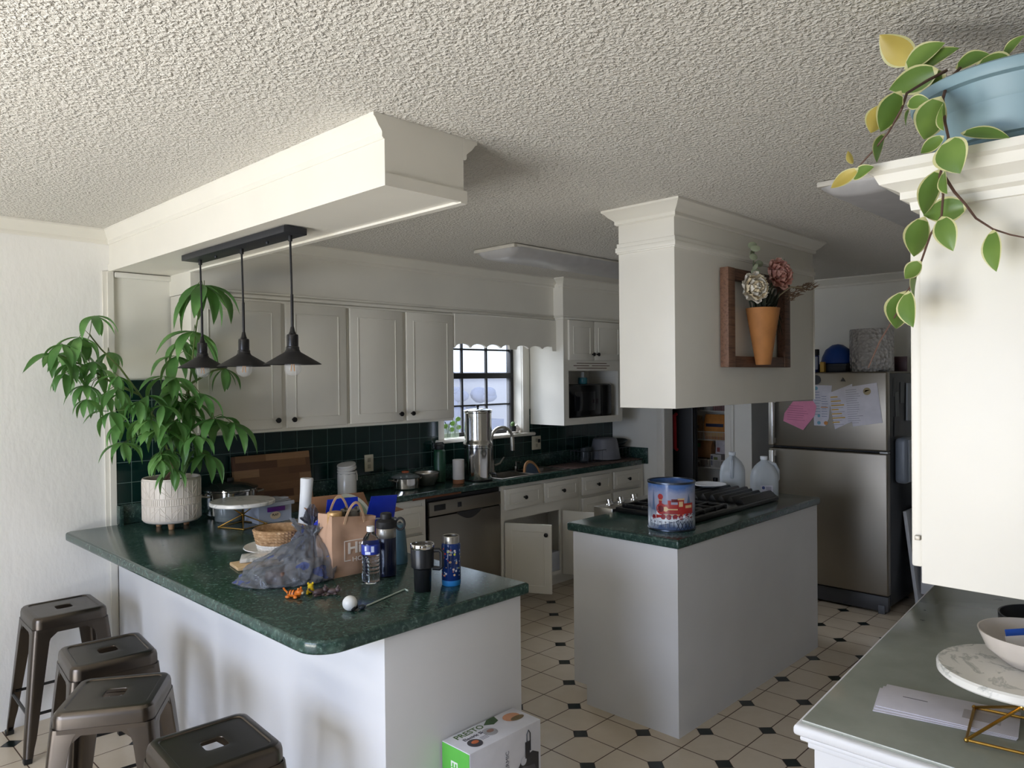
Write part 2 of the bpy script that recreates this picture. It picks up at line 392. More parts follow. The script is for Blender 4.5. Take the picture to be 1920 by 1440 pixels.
def upper(name, label, x0, x1, doors):
    t = thing(name, label, 'cabinet', ((x0+x1)/2, UY, 1.366), group='upper cabinets left of the window')
    m = MB(); Z0, Z1 = 1.366, 2.122
    m.box(x0, x0+.018, UY, YB, Z0, Z1); m.box(x1-.018, x1, UY, YB, Z0, Z1); m.box(x0, x1, UY, YB, Z0, Z0+.018); m.box(x0, x1, UY, YB, Z1-.018, Z1); m.box(x0, x1, YB-.012, YB, Z0, Z1)
    for xa, xb in ((x0, x0+.035), (x1-.035, x1), (doors[0][1]-.03, doors[1][0]+.03)): m.box(xa, xb, UY, UY+.02, Z0, Z1)
    m.box(x0, x1, UY, UY+.02, Z0, Z0+.035); m.box(x0, x1, UY, UY+.02, Z1-.035, Z1)
    build('carcass', m, WHITE2, t)
    for (a, b, kx) in doors:
        d = build('door', front_mb(a, b, 1.384, 2.10, UY-.021), WHITE2, t)
        knob((kx, UY-.021, 1.432), parent=d)
    return t
upper('upper_cabinet', 'white two-door upper cabinet behind the pendant lamps and plant', UX0, 2.588, [(1.660, 2.140, 2.105), (2.170, 2.575, 2.205)])
upper('upper_cabinet', 'white two-door upper cabinet beside the scalloped window valance', 2.589, UX1, [(2.602, 3.005, 2.975), (3.038, 3.446, 3.070)])

# scalloped valance
pts = []; x0, x1 = 3.457, 4.535; N = 120; zb = 1.872
segs = [(3.60, .16, .035), (3.76, .16, .035), (3.90, .11, .03), (4.09, .22, -.0), (4.22, .16, .035), (4.40, .16, .035)]
pts.append((x0, 2.11))
for i in range(N+1):
    x = x0+(x1-x0)*i/N; f = ((x-x0)/.152) % 1.0
    z = zb+.032*math.sqrt(max(0, 1-(2*f-1)**2)) if not (4.0 < x < 4.08) else zb
    if x > 4.49: z = zb-.004
    pts.append((x, z))
pts.append((x1, 2.11))
m = MB().prism(pts, 0, .02, mtx=Matrix(((1, 0, 0, 0), (0, 0, 1, 3.905), (0, 1, 0, 0), (0, 0, 0, 1))))
solo('window_valance', m, WHITE2, 'white wooden valance board with a scalloped lower edge over the sink window', 'valance')

# microwave cabinet
MX0, MX1, MY = 4.535, 5.32, 3.83
t = thing('microwave_cabinet', 'white wall cabinet with an open microwave niche, right of the window', 'cabinet', (4.9, MY, 1.274))
m = MB(); Z0 = 1.274
m.box(MX0, MX0+.02, MY, YB, Z0, ZC); m.box(MX1-.02, MX1, MY, YB, Z0, ZC); m.box(MX0, MX1, YB-.012, YB, Z0, ZC)
m.box(MX0, MX1, MY, YB, Z0, Z0+.04); m.box(MX0, MX1, MY, YB, 1.715, 1.735)
m.box(MX0, MX0+.062, MY, MY+.02, Z0, ZC); m.box(MX1-.06, MX1, MY, MY+.02, Z0, ZC); m.box(MX0, MX1, MY, MY+.02, Z0, Z0+.055); m.box(MX0, MX1, MY, MY+.02, 1.71, 1.80); m.box(MX0, MX1, MY, MY+.02, 2.12, ZC)
for z, o, h in ((2.150, .006, .010), (2.130, .011, .018)): m.box(MX0-o, MX1+o, MY-o, MY+.02, z-h/2, z+h/2, .003); m.box(MX0-o, MX0+.01, MY-o, UY-.02, z-h/2, z+h/2, .003)
mould(m, (MX0, MY), (MX1, MY), (0, -1), CROWN, ZC, m0=1); mould(m, (MX0, UY-.06), (MX0, MY), (-1, 0), CROWN, ZC, m1=1)
build('carcass', m, WHITE2, t, angle=25)
for (a, b, kx) in ((4.585, 4.905, 4.878), (4.912, 5.29, 4.94)):
    d = build('door', front_mb(a, b, 1.795, 2.118, MY-.021, inset=.05), WHITE2, t); knob((kx, MY-.021, 1.845), parent=d)
v = MB()
for (a, b, z) in ((4.70, 5.10, 1.772), (4.66, 4.86, 1.752), (4.90, 5.14, 1.752), (4.70, 5.10, 1.732)): v.box(a, b, MY-.001, MY+.004, z-.003, z+.003)
build('vent_slot', v, BROWN, t)
t = thing('microwave', 'black microwave oven sitting in the open niche of the wall cabinet', 'microwave', (4.9, 3.90, 1.33))
build('body', MB().box(4.605, 5.21, 3.875, 4.18, 1.318, 1.60, .008), BLACK, t)
build('door', MB().box(4.612, 5.05, 3.855, 3.876, 1.326, 1.592, .006), M('0e0e10', .12), t)
build('window', MB().box(4.70, 4.97, 3.852, 3.858, 1.38, 1.54, .002), M('1c1d20', .06), t)
build('control_panel', MB().box(5.054, 5.202, 3.857, 3.876, 1.326, 1.592, .005), M('101012', .2), t)
t = thing('soap_bottle', 'small bottle of teal liquid standing on top of the microwave', 'bottle', (4.90, 3.93, 1.601))
build('liquid_body', MB().cyl(.038, 0, .055, 20, .006, 0, 0), M('2d6c78', .2), t, world=False)
build('neck', MB().cyl(.014, .055, .10, 16, .002), clear('clear_plastic_neck', 'dfe6e8', .5), t, world=False)

# ---------------- base cabinets on the back wall
BYF = 3.85; ZU = .871
def basebox(name, label, x0, x1, group='base cabinets under the back counter', solid=True):
    t = thing(name, label, 'cabinet', ((x0+x1)/2, BYF, 0), group=group)
    m = MB(); m.box(x0, x0+.018, BYF, YB, .1, ZU); m.box(x1-.018, x1, BYF, YB, .1, ZU); m.box(x0, x1, BYF, YB, .1, .118); m.box(x0, x1, YB-.018, YB, .1, ZU); m.box(x0, x1, BYF+.07, BYF+.09, 0, .1)
    m.box(x0, x0+.03, BYF, BYF+.02, .1, ZU); m.box(x1-.03, x1, BYF, BYF+.02, .1, ZU); m.box(x0, x1, BYF, BYF+.02, ZU-.03, ZU); m.box(x0, x1, BYF, BYF+.02, .1, .13)
    if solid: m.box(x0, x1, BYF+.004, BYF+.02, .1, ZU)
    return t, m
t, m = basebox('base_cabinet', 'white stack of drawers between the peninsula and the dishwasher', 1.962, 3.13)
build('carcass', m, WHITE2, t)
for z0, z1 in ((.655, .825), (.47, .635), (.29, .45), (.12, .27)):
    d = build('drawer', front_mb(2.66, 3.105, z0, z1, BYF-.02, inset=.035), WHITE2, t); knob((2.885, BYF-.02, (z0+z1)/2), parent=d)
t, m = basebox('sink_cabinet', 'white sink base cabinet with both lower doors hanging open', 3.835, 4.735, solid=False)
m.box(3.835, 4.735, BYF, BYF+.02, .61, ZU); m.box(4.50, 4.735, BYF, BYF+.02, .1, ZU)
build('carcass', m, WHITE2, t)
for (a, b) in ((3.865, 4.262), (4.300, 4.712)):
    d = build('drawer_front', front_mb(a, b, .688, .842, BYF-.02, inset=.035), WHITE2, t); knob(((a+b)/2-.0, BYF-.02, .765), parent=d)
def open_door(px, py, ang, w, z0, z1, t, kside):
    mm = front_mb(0, w, z0, z1, 0, inset=.05); mm.xform(T(px, py, 0) @ RZ(ang))
    d = build('door', mm, WHITE2, t)
    p = T(px, py, 0) @ RZ(ang) @ Vector((w-.035, .0, z1-.07)); q = T(px, py, 0) @ RZ(ang) @ Vector((w-.035, .02, z1-.07))
    dn = (RZ(ang) @ Vector((0, -1, 0)))
    knob(p, dn, d)
    return d
open_door(3.858, 3.836, math.radians(-63), .352, .10, .60, t, 1)
d2 = MB().box(0, .352, 0, .02, .10, .605, .004); M2 = T(4.502, 3.83, 0) @ RZ(math.radians(-72)); d2.xform(M2)
dd = build('door', d2, WHITE2, t)
for z in (.50, .22): build('hinge', MB().box(.004, .05, .02, .045, z-.02, z+.02, .003).xform(M2), BLACK, dd)
solo('cleaning_bottle', MB().cyl(.05, 0, .2, 16, .01).cyl(.02, .2, .25, 12), M('2f4a8a', .3), 'blue cleaning bottle standing inside the open sink cabinet', 'bottle', (4.36, 3.98, .119))
solo('white_carton', MB().box(-.06, .06, -.05, .05, 0, .16, .004), M('b9bcc2', .6), 'white carton standing inside the open sink cabinet by the right door', 'carton', (4.44, 3.91, .119))
t, m = basebox('base_cabinet', 'white base cabinet with two drawers over two doors next to the right wall', 4.737, 5.655)
build('carcass', m, WHITE2, t)
for (a, b) in ((4.765, 5.150), (5.195, 5.600)):
    d = build('drawer', front_mb(a, b, .690, .838, BYF-.02, inset=.035), WHITE2, t); knob(((a+b)/2, BYF-.02, .765), parent=d)
    d = build('door', front_mb(a, b, .13, .665, BYF-.02, inset=.05), WHITE2, t); knob((b-.04 if a < 5 else a+.04, BYF-.02, .60), parent=d)
# dishwasher
t = thing('dishwasher', 'stainless steel dishwasher under the back counter', 'dishwasher', (3.485, 3.85, 0))
build('body', MB().box(3.145, 3.825, 3.86, 4.19, .02, .862), BLACK, t)
build('door', MB().box(3.152, 3.818, 3.835, 3.862, .13, .735, .006), STEELD, t)
cp = build('control_panel', MB().box(3.152, 3.818, 3.832, 3.862, .742, .838, .006), STEELD, t)
build('vent', MB().box(3.19, 3.29, 3.829, 3.834, .775, .815, .002), BLACK, cp)
build('badge', MB().box(3.40, 3.435, 3.829, 3.834, .775, .81, .002), M('16181c', .3), cp)
h = [(0, 0)]
build('handle_recess', MB().prism([(3.385+.25*(i/20)/1.0, .742-.055*math.sin(PI*i/20)) for i in range(21)], 3.829, 3.836, mtx=Matrix(((1, 0, 0, 0), (0, 0, 1, 0), (0, 1, 0, 0), (0, 0, 0, 1)))), M('2a2928', .35), t)
build('kick_plate', MB().box(3.152, 3.818, 3.89, 3.91, .02, .13), BLACK, t)

# ---------------- countertop (peninsula and back run are one continuous top)
PX0, PX1, PY0 = 1.103, 1.982, 1.85; CT = .914
t = thing('countertop', 'dark green marbled L-shaped countertop with rounded peninsula corner', 'countertop', (1.6, 3.0, .872))
pl = []; r = .10
for i in range(9): a = PI+PI/2*i/8; pl.append((PX0+r+r*math.cos(a), PY0+r+r*math.sin(a)))
pl += [(PX1, PY0), (PX1, 3.82), (3.87, 3.82), (3.87, YB), (PX0+.02, YB), (PX0, YB-.02)]
m = MB().prism(pl, ZU, CT, .010, seg=3)
m.box(3.87, 4.60, 3.82, 3.872, ZU, CT); m.box(3.87, 4.60, 4.115, YB, ZU, CT); m.box(4.60, XR, 3.82, YB, ZU, CT, .004)
m.box(3.865, 4.61, 3.8195, 3.83, ZU+.003, CT-.002)
build('top', m, LAM, t)
m = MB(); m.box(1.345, 5.66, YB-.018, YB, CT, 1.016, .004); m.box(XR-.02, XR, 3.80, YB-.01, ZU, 1.016, .004); m.box(1.345, 1.365, YB-.05, YB, CT, 1.016, .003)
build('upstand', m, LAM, t)
build('bare_edge', MB().box(PX1-.002, PX1+.006, PY0+.004, 3.81, ZU+.003, CT-.006, .002), M('6b4027', .7, bump=.5), t)
build('bare_edge', MB().box(3.0, 3.42, 3.815, 3.822, ZU-.002, ZU+.012, .002), M('6b4027', .7), t)
# peninsula base
solo('peninsula_base', MB().box(1.352, 1.958, 1.868, YB, 0, ZU-.001, .002), COOLW, 'white peninsula base carrying the green countertop beside the stools', 'counter base')
# ---------------- sink
t = thing('sink', 'stainless steel double sink set into the back counter under the window', 'sink', (4.2, 3.99, CT))
m = MB()
for (x0, x1) in ((3.872, 4.21), (4.23, 4.60)):
    y0, y1, zb = 3.875, 4.112, .74
    m.box(x0, x0+.006, y0, y1, zb, CT); m.box(x1-.006, x1, y0, y1, zb, CT); m.box(x0, x1, y0, y0+.006, zb, CT); m.box(x0, x1, y1-.006, y1, zb, CT); m.box(x0, x1, y0, y1, zb-.006, zb)
build('bowl', m, STEEL, t)
m = MB()
for (x0, x1, y0, y1) in ((3.852, 4.62, 3.852, 3.878), (3.852, 4.62, 4.11, 4.165), (3.852, 3.877, 3.852, 4.165), (4.595, 4.62, 3.852, 4.165), (4.205, 4.235, 3.86, 4.12)): m.box(x0, x1, y0, y1, CT, CT+.006, .0025)
build('rim', m, STEEL, t)
t = thing('faucet', 'brushed steel gooseneck faucet behind the sink', 'faucet', (4.03, 4.14, CT+.006))
build('base', MB().cyl(.028, 0, .02, 20, .004).cyl(.02, .02, .10, 20), STEEL, t, world=False)
g = [(0, 0, .1)]+[(0, -.0, .1+.17*i/6) for i in range(1, 7)]+[(.02*0, -.085+.085*math.cos(a*PI/10), .27+.085*math.sin(a*PI/10)) for a in range(1, 11)]
R9 = RZ(math.radians(62))
sp = MB().tube([R9 @ Vector(p) for p in g], .012, 10)
build('spout', sp, STEEL, t, world=False)
hd = R9 @ Vector((0, -.17, .27)); build('spray_head', MB().lathe([(0, 0), (.017, .0), (.017, .09), (.012, .11), (0, .11)], 14, T(hd.x, hd.y, hd.z-.10)), STEEL, t, world=False)
build('lever', MB().tube([(.015, -.015, .06), (.06, -.03, .075), (.10, -.035, .12)], [.009, .007, .005], 8), STEEL, t, world=False)
t = thing('soap_pump', 'small steel soap pump by the faucet', 'soap dispenser', (4.30, 4.14, CT+.006))
build('stem', MB().cyl(.016, 0, .03, 14, .003).cyl(.008, .03, .07, 12), STEEL, t, world=False)
build('spout', MB().tube([(0, 0, .068), (.0, -.05, .066)], .006, 8), STEEL, t, world=False)
# ---------------- island
IX0, IX1, IY0, IY1 = 2.94, 4.552, 1.812, 2.474
t = thing('kitchen_island', 'white kitchen island with green marbled top and a cooktop', 'island', (3.7, 2.1, 0))
m = MB().prism([(1.828, 0), (2.362, 0), (2.362, .1), (2.442, .1), (2.442, ZU), (1.828, ZU)], 2.955, 4.534, mtx=Matrix(((0, 0, 1, 0), (1, 0, 0, 0), (0, 1, 0, 0), (0, 0, 0, 1))))
build('base', m, COOLW, t)
build('top', MB().box(IX0, IX1, IY0, IY1, ZU, CT, .010, 3), LAM, t)
# ---------------- hanging cabinet over the island
t = thing('hanging_cabinet', 'white cabinet hanging from the ceiling over the island', 'cabinet', (3.6, 1.95, 1.513))
HX, HXR, HY0_, HY1_, HZ = 2.905, 4.43, 1.80, 2.105, 1.513
m = MB().box(HX, HXR, HY0_, HY1_, HZ, ZC, .002)
build('carcass', m, WHITE, t)
m = MB(); pr = [(a*.95, b) for a, b in CROWN]
mould(m, (HX, HY1_), (HX, HY0_), (-1, 0), pr, ZC, 1, 1); mould(m, (HX, HY0_), (HXR, HY0_), (0, -1), pr, ZC, 1, 1); mould(m, (HXR, HY0_), (HXR, HY1_), (1, 0), pr, ZC, 1, 1); mould(m, (HXR, HY1_), (HX, HY1_), (0, 1), pr, ZC, 1, 1)
build('crown', m, WHITE, t, angle=25)
m = MB(); z = 2.258
for (o, h, zz) in ((.012, .024, z), (.007, .05, z+.006)): m.box(HX-o, HXR+o, HY0_-o, HY1_+o, zz-h/2, zz+h/2, .003)
m.box(HXR-.002, HXR+.004, HY0_-.008, HY0_+.03, HZ, 2.24, .002)
build('band', m, WHITE, t)
# ================================================================ SMALL THINGS
from mathutils import noise as MN
TOP = CT+.0006
def leafmat(name, c0, c1, c2, rough=.4):
    n = NT(name); f = n.noise(7, 3); g = n.noise(60, 3)
    n.set(color=n.ramp(f, [(.3, c0), (.5, c1), (.72, c2)]), rough=rough, sub=0.0); n.bump(g, .15, .002)
    tr = n.n.new('ShaderNodeBsdfTranslucent'); tr.inputs[0].default_value = lin(c2); mx = n.n.new('ShaderNodeMixShader'); mx.inputs[0].default_value = .25
    n.link(n.b.outputs[0], mx.inputs[1]); n.link(tr.outputs[0], mx.inputs[2]); n.link(mx.outputs[0], n.n['Material Output'].inputs[0]); return n.m
def text_mb(body, size, m, ext=.0006, bold=0.0, align='LEFT', sx=1.0):
    cu = bpy.data.curves.new('lettering', 'FONT'); cu.body = body; cu.size = size; cu.extrude = ext; cu.offset = bold; cu.align_x = align; cu.resolution_u = 2
    o = bpy.data.objects.new('lettering', cu); COL.objects.link(o); bpy.context.view_layer.update()
    me = bpy.data.meshes.new_from_object(o.evaluated_get(bpy.context.evaluated_depsgraph_get()))
    bpy.data.objects.remove(o); bpy.data.curves.remove(cu)
    mb = MB(); mb.bm.from_mesh(me); bpy.data.meshes.remove(me); mb.xform(m @ Matrix.Diagonal((sx, 1, 1, 1))); return mb
def wall_m(p, d):
    """matrix: local XY plane laid on a vertical face at p whose outward normal is d; local X runs to the viewer's right"""
    d = Vector(d).normalized(); up = Vector((0, 0, 1)); rx = up.cross(d)
    return Matrix(((rx.x, up.x, d.x, p[0]), (rx.y, up.y, d.y, p[1]), (rx.z, up.z, d.z, p[2]), (0, 0, 0, 1)))
def poly(m, pts, mtx, th=.0004):
    return m.prism(pts, 0, th, mtx=mtx)
def disc(m, c, r, mtx, n=20, th=.0004, ry=None):
    return m.prism([(c[0]+r*math.cos(2*PI*i/n), c[1]+(ry or r)*math.sin(2*PI*i/n)) for i in range(n)], 0, th, mtx=mtx)
def cpt(r, a0, u, v): a = a0+u/r; return (r*math.cos(a), r*math.sin(a), v)
def cyl_poly(m, r, a0, pts):
    """flat coloured patch wrapped on a cylinder; pts in (arc length, height), finely cut"""
    b = bmesh.new(); vs = [b.verts.new((p[0], p[1], 0)) for p in pts]; f = b.faces.new(vs)
    bmesh.ops.triangulate(b, faces=[f])
    for _ in range(2): bmesh.ops.subdivide_edges(b, edges=[e for e in b.edges if e.calc_length() > .012], cuts=1, use_grid_fill=False); bmesh.ops.triangulate(b, faces=b.faces)
    for v in b.verts: v.co = Vector(cpt(r, a0, v.co.x, v.co.y))
    return m._merge(b)
def circ(cx, cy, r, n=14): return [(cx+r*math.cos(2*PI*i/n), cy+r*math.sin(2*PI*i/n)) for i in range(n)]
def rect(x0, x1, y0, y1): return [(x0, y0), (x1, y0), (x1, y1), (x0, y1)]

# ---- planter with the money tree: pot here, foliage further down
t = thing('cutting_board', 'large walnut butcher-block cutting board leaning on the green tiles', 'cutting board', (2.2, 4.10, TOP), rot=(math.radians(-9), 0, 0))
n = NT('butcher_block'); X, Y, Z = n.xyz()
row = n.math('FLOOR', n.math('DIVIDE', Z, .045)); wn = n.n.new('ShaderNodeTexWhiteNoise'); wn.noise_dimensions = '2D'
cx = n.n.new('ShaderNodeCombineXYZ'); n.link(n.math('FLOOR', n.math('ADD', n.math('DIVIDE', X, .19), n.math('MULTIPLY', row, .37))), cx.inputs[0]); n.link(row, cx.inputs[1]); n.link(cx.outputs[0], wn.inputs['Vector'])
g = n.noise(3, 5, .6, v=n.mapping((3, 3, 50)), dist=.4)
n.set(color=n.mix(n.math('MULTIPLY', g, .5), n.ramp(wn.outputs['Value'], [(.1, '5e3d29'), (.5, '86603f'), (.95, 'b08761')]), '3e2718'), rough=.5)
build('board', MB().box(-.245, .25, 0, .032, 0, .31, .004), n.m, t, world=False)
# steel stock pot
t = thing('stock_pot', 'wide steel pot with a glass lid behind the marble cake stand', 'pot', (1.885, 4.03, TOP))
build('body', MB().lathe([(0, 0), (.125, 0), (.135, .012), (.138, .135), (.146, .14), (.146, .146), (.132, .146), (.130, .02), (0, .018)], 40), CHROME, t, world=False)
for s in (-1, 1): build('handle', MB().tube([(s*.136, -.04, .115), (s*.175, -.035, .12), (s*.178, .035, .12), (s*.136, .04, .115)], .006, 8), STEEL, t, world=False)
ld = build('lid', MB().lathe([(0, .178), (.05, .176), (.10, .166), (.14, .149), (.147, .147), (.147, .152), (.10, .170), (.05, .180), (0, .182)], 40), clear('smoky_glass_lid', '39423f', .75, .05), t, world=False)
build('knob', MB().cyl(.018, .18, .205, 16, .005), BLACK, ld, world=False)
t = thing('plastic_tub', 'clear plastic tub standing under the edge of the marble cake stand', 'tub', (1.79, 3.86, TOP))
build('tub', MB().lathe([(0, 0), (.062, 0), (.066, .004), (.074, .082), (.077, .084), (.073, .086), (.064, .006), (0, .004)], 30), clear('clear_tub_plastic', 'a9b2b0', .42, .2), t, world=False)
# cake stands
def marble(name, base, vein):
    n = NT(name); f = n.noise(7, 6, .6, dist=1.2); n.set(color=n.ramp(f, [(.38, base), (.5, base), (.54, vein), (.58, base)]), rough=.2); return n.m
MARB = marble('white_marble', 'e6e4dd', 'b5b6b0')
def cake_stand(label, loc, R, h, rz, foot, cat='cake stand'):
    t = thing('cake_stand', label, cat, loc, rz)
    build('marble_top', MB().lathe([(0, h), (R-.004, h), (R, h+.004), (R, h+.016), (R-.004, h+.02), (0, h+.02)], 64), MARB, t, world=False)
    m = MB(); q = .0032; mid = h*.52
    for zz, e in ((q, foot), (h-q, foot*.6)):
        P = [(e*sx, e*sy, zz) for sx, sy in ((1, 1), (-1, 1), (-1, -1), (1, -1))]
        for i in range(4): m.tube([P[i], P[(i+1) % 4]], q, 8); m.tube([P[i], (0, 0, mid)], q, 8); m.sphere(P[i], q*1.6, 10, 6)
    m.sphere((0, 0, mid), q*2.2, 12, 8)
    build('wire_base', m, GOLD, t, world=False); return t
cake_stand('round white marble cake stand on a gold wire base beside the planter', (1.772, 3.655, TOP), .160, .112, math.radians(20), .082)
# clear bin with purple latches
t = thing('storage_bin', 'clear plastic storage bin with a purple latch behind the rope basket', 'storage bin', (1.935, 3.70, TOP))
CLR = clear('clear_bin_plastic', 'c9cfdb', .45, .25)
m = MB()
for (x0, x1, y0, y1) in ((-.093, .093, -.078, -.074), (-.093, .093, .074, .078), (-.093, -.089, -.078, .078), (.089, .093, -.078, .078)): m.box(x0, x1, y0, y1, 0, .10)
m.box(-.093, .093, -.078, .078, 0, .004); build('tub', m, CLR, t, world=False)
m = MB().box(-.104, .104, -.09, .09, .098, .104, .002).box(-.105, .105, -.092, -.086, .085, .106, .002).box(-.105, .105, .086, .092, .085, .106, .002).box(-.092, .092, -.075, .075, .104, .112, .003)
ld = build('lid', m, CLR, t, world=False)
for x in (-.065, .055): build('clip', MB().box(x, x+.034, -.06, -.02, .112, .122, .003), CLR, ld, world=False)
build('latch', MB().box(-.05, .05, -.094, -.084, .058, .083, .003), M('55206f', .35), t, world=False)
lb = MB(); W = wall_m((-.0, -.0795, .036), (0, -1, 0)); disc(lb, (0, 0), .030, W, 28, ry=.02); build('sticker', lb, M('cbb592', .7), t, world=False)
lb = text_mb('PLAY', .016, wall_m((-.019, -.0800, .034), (0, -1, 0)), .0003, .0006); build('sticker_lettering', lb, M('3d3024', .7), t, world=False)
# bowl + rope basket
solo('serving_bowl', MB().lathe([(0, 0), (.07, 0), (.075, .002), (.13, .018), (.152, .027), (.150, .030), (.127, .021), (.07, .006), (0, .005)], 48), M('e9e7e2', .2), 'shallow white bowl under the rope basket', 'bowl', (1.615, 2.985, TOP))
t = thing('rope_basket', 'round rope basket with a tan top band and white lower band', 'basket', (1.615, 2.985, TOP+.0065))
def rope(z0, z1, r0, r1, seg=80, amp=.0035, nr=8, tw=46):
    m = MB(); H = z1-z0
    def f(u, v):
        a = 2*PI*u; z = z0+H*v; r = r0+(r1-r0)*v; k = (v*nr) % 1.0
        r += amp*math.sqrt(max(0, 1-(2*k-1)**2))*(1+.45*math.sin(a*tw+k*3.5)); return (r*math.cos(a), r*math.sin(a), z)
    m.grid(f, seg*4, nr*8); bmesh.ops.remove_doubles(m.bm, verts=m.bm.verts, dist=1e-5); return m
n = NT('twisted_rope'); f = n.noise(40, 4, .6, v=n.mapping((1, 1, 2))); n.set(color=n.ramp(f, [(.3, '8f6d4c'), (.55, 'b8946c'), (.75, 'd6b894')]), rough=.85); ROPE = n.m
m = rope(.036, .098, .096, .110, nr=5); m.lathe([(.108, .098), (.105, .1), (.101, .096), (.090, .04)], 48)
build('rope_band', m, ROPE, t, world=False)
m = rope(0, .037, .086, .096, nr=3); m.lathe([(0, .006), (.084, .006), (.092, .04)], 48); m.lathe([(0, 0), (.087, 0)], 48)
build('white_band', m, M('e6e3dd', .85, bump=.4), t, world=False)
# boards in front of the basket
solo('marble_board', MB().prism([(-.11+.02*(i % 2), y) for i, y in enumerate((-.05, .05))]+[(.11, .055), (.115, -.05)], 0, .016, .004), MARB, 'small white marble board lying under the grey shopping bag', 'board', (1.485, 2.86, TOP+.0165), rz=math.radians(-18))
solo('wooden_board', MB().box(-.13, .13, -.06, .06, 0, .015, .005), wood('pale_wood', 'b89468', 'd8bb90', 3), 'pale wooden board beneath the white marble board', 'board', (1.47, 2.83, TOP), rz=math.radians(-10))
# paper roll
n = NT('parchment_roll'); n.set(color='eef0f2', rough=.5); n.bump(n.noise(20, 3, v=n.mapping((1, 1, .3))), .4, .004)
t = thing('paper_roll', 'tall white roll of paper standing upright behind the bags', 'paper roll', (1.885, 3.25, TOP), rot=(math.radians(1.5), math.radians(3.5), 0))
build('roll', MB().lathe([(.018, .268), (.0295, .268), (.031, .262), (.029, .20), (.030, .05), (.030, .003), (.018, .003), (.018, .268)], 28), n.m, t, world=False)
build('core', MB().lathe([(.0145, .004), (.0182, .004), (.0182, .266), (.0145, .266), (.0145, .004)], 24), M('b59a74', .8), t, world=False)
# grey shopping bags
def bag_mat(name, base, blue, thr, alpha):
    n = NT(name); f = n.noise(13, 2, .4); g = n.noise(90, 2, .5)
    n.set(color=n.mix(n.math('GREATER_THAN', f, thr), base, blue), rough=.16, alpha=n.math('ADD', alpha, n.math('MULTIPLY', n.math('GREATER_THAN', f, thr), .25)), spec=.6); n.bump(n.noise(30, 5, .6, dist=2.0), .6, .015); n.set(coat=.6); return n.m
def bag_mb(R, H, seed, flare, shift=(0, 0), pw=.62):
    """tied carrier bag: slack body falling in pleats from a pinched neck, loose ears above it"""
    m = MB(); nu, nv = 200, 70
    def f(u, v):
        a = 2*PI*u; ca, sa = math.cos(a), math.sin(a)
        ph = MN.noise(Vector((ca*1.3+seed, sa*1.3, v*1.2)))
        if v < .06: k = v/.06; rr = .55+.45*k; z = 0.0015
        elif v < .72: k = (v-.06)/.66; rr = .10+.90*(1-k)**pw*(1+.10*math.sin(k*PI)); z = H*.72*k**.92+.0015
        elif v < .78: k = (v-.72)/.06; rr = .10-.02*math.sin(PI*k); z = H*(.72+.05*k)
        else: k = (v-.78)/.22; rr = .10+flare*k; z = H*(.77+.23*k)
        t = 0 if v < .06 else min(1, (v-.06)/.66)
        pl = math.sin(a*11+6*ph+seed)*.5+math.sin(a*23+11*ph)*.35+math.sin(a*6+9*v+seed)*.45
        amp = (.05+.10*t)*(1 if v < .72 else 1.6)
        r2 = rr*(1+amp*pl*(.2 if v < .06 else 1)*(1.0 if rr > .2 else 2.2))
        p = Vector((ca*R[0]*r2+shift[0]*t, sa*R[1]*r2+shift[1]*t, z))
        if .06 <= v <= .78:
            q = Vector((p.x*20+seed, p.y*20, p.z*20)); rid = (.5-abs(MN.noise(q)))*.020+(.5-abs(MN.noise(q*2.3)))*.010
            p += Vector((ca, sa, .5)).normalized()*(rid-.006)*(1-.5*t)
        if v > .78: p.z += (v-.78)*H*.9*max(0, math.sin(2*a+seed))-(v-.78)*.1; p.x += (v-.78)*.12*ca
        p.z = max(p.z, .0015); return p
    m.grid(f, nu, nv); bmesh.ops.remove_doubles(m.bm, verts=m.bm.verts, dist=1e-5); return m
solo('shopping_bag', bag_mb((.190, .125), .205, 1.7, .16, (.085, .03)), bag_mat('grey_bag_film', '6e747e', '3a4c86', .64, .58), 'crumpled grey plastic shopping bag with blue print in front of the rope basket', 'bag', (1.415, 2.545, TOP), rz=math.radians(-22), smooth=True, angle=70)
solo('shopping_bag', bag_mb((.10, .10), .22, 6.1, .20, (.0, .0), .45), bag_mat('dark_bag_film', '4c5060', '2c3a6a', .62, .72), 'dark grey plastic bag tied up against the brown paper bag', 'bag', (1.575, 2.66, TOP), rz=math.radians(20), smooth=True, angle=70)
for k, (x, y, rz, s, c, lb) in enumerate(((1.395, 2.53, .3, (.07, .045, .05), '6b5146', 'brown packet inside the grey shopping bag, left one'), (1.475, 2.50, -.5, (.05, .04, .07), '77777f', 'grey packet inside the grey shopping bag, right one'))):
    solo('packet', MB().box(-s[0], s[0], -s[1], s[1], 0, s[2], .012, 3), M(c, .5), lb, 'packet', (x, y, TOP), rz=rz)
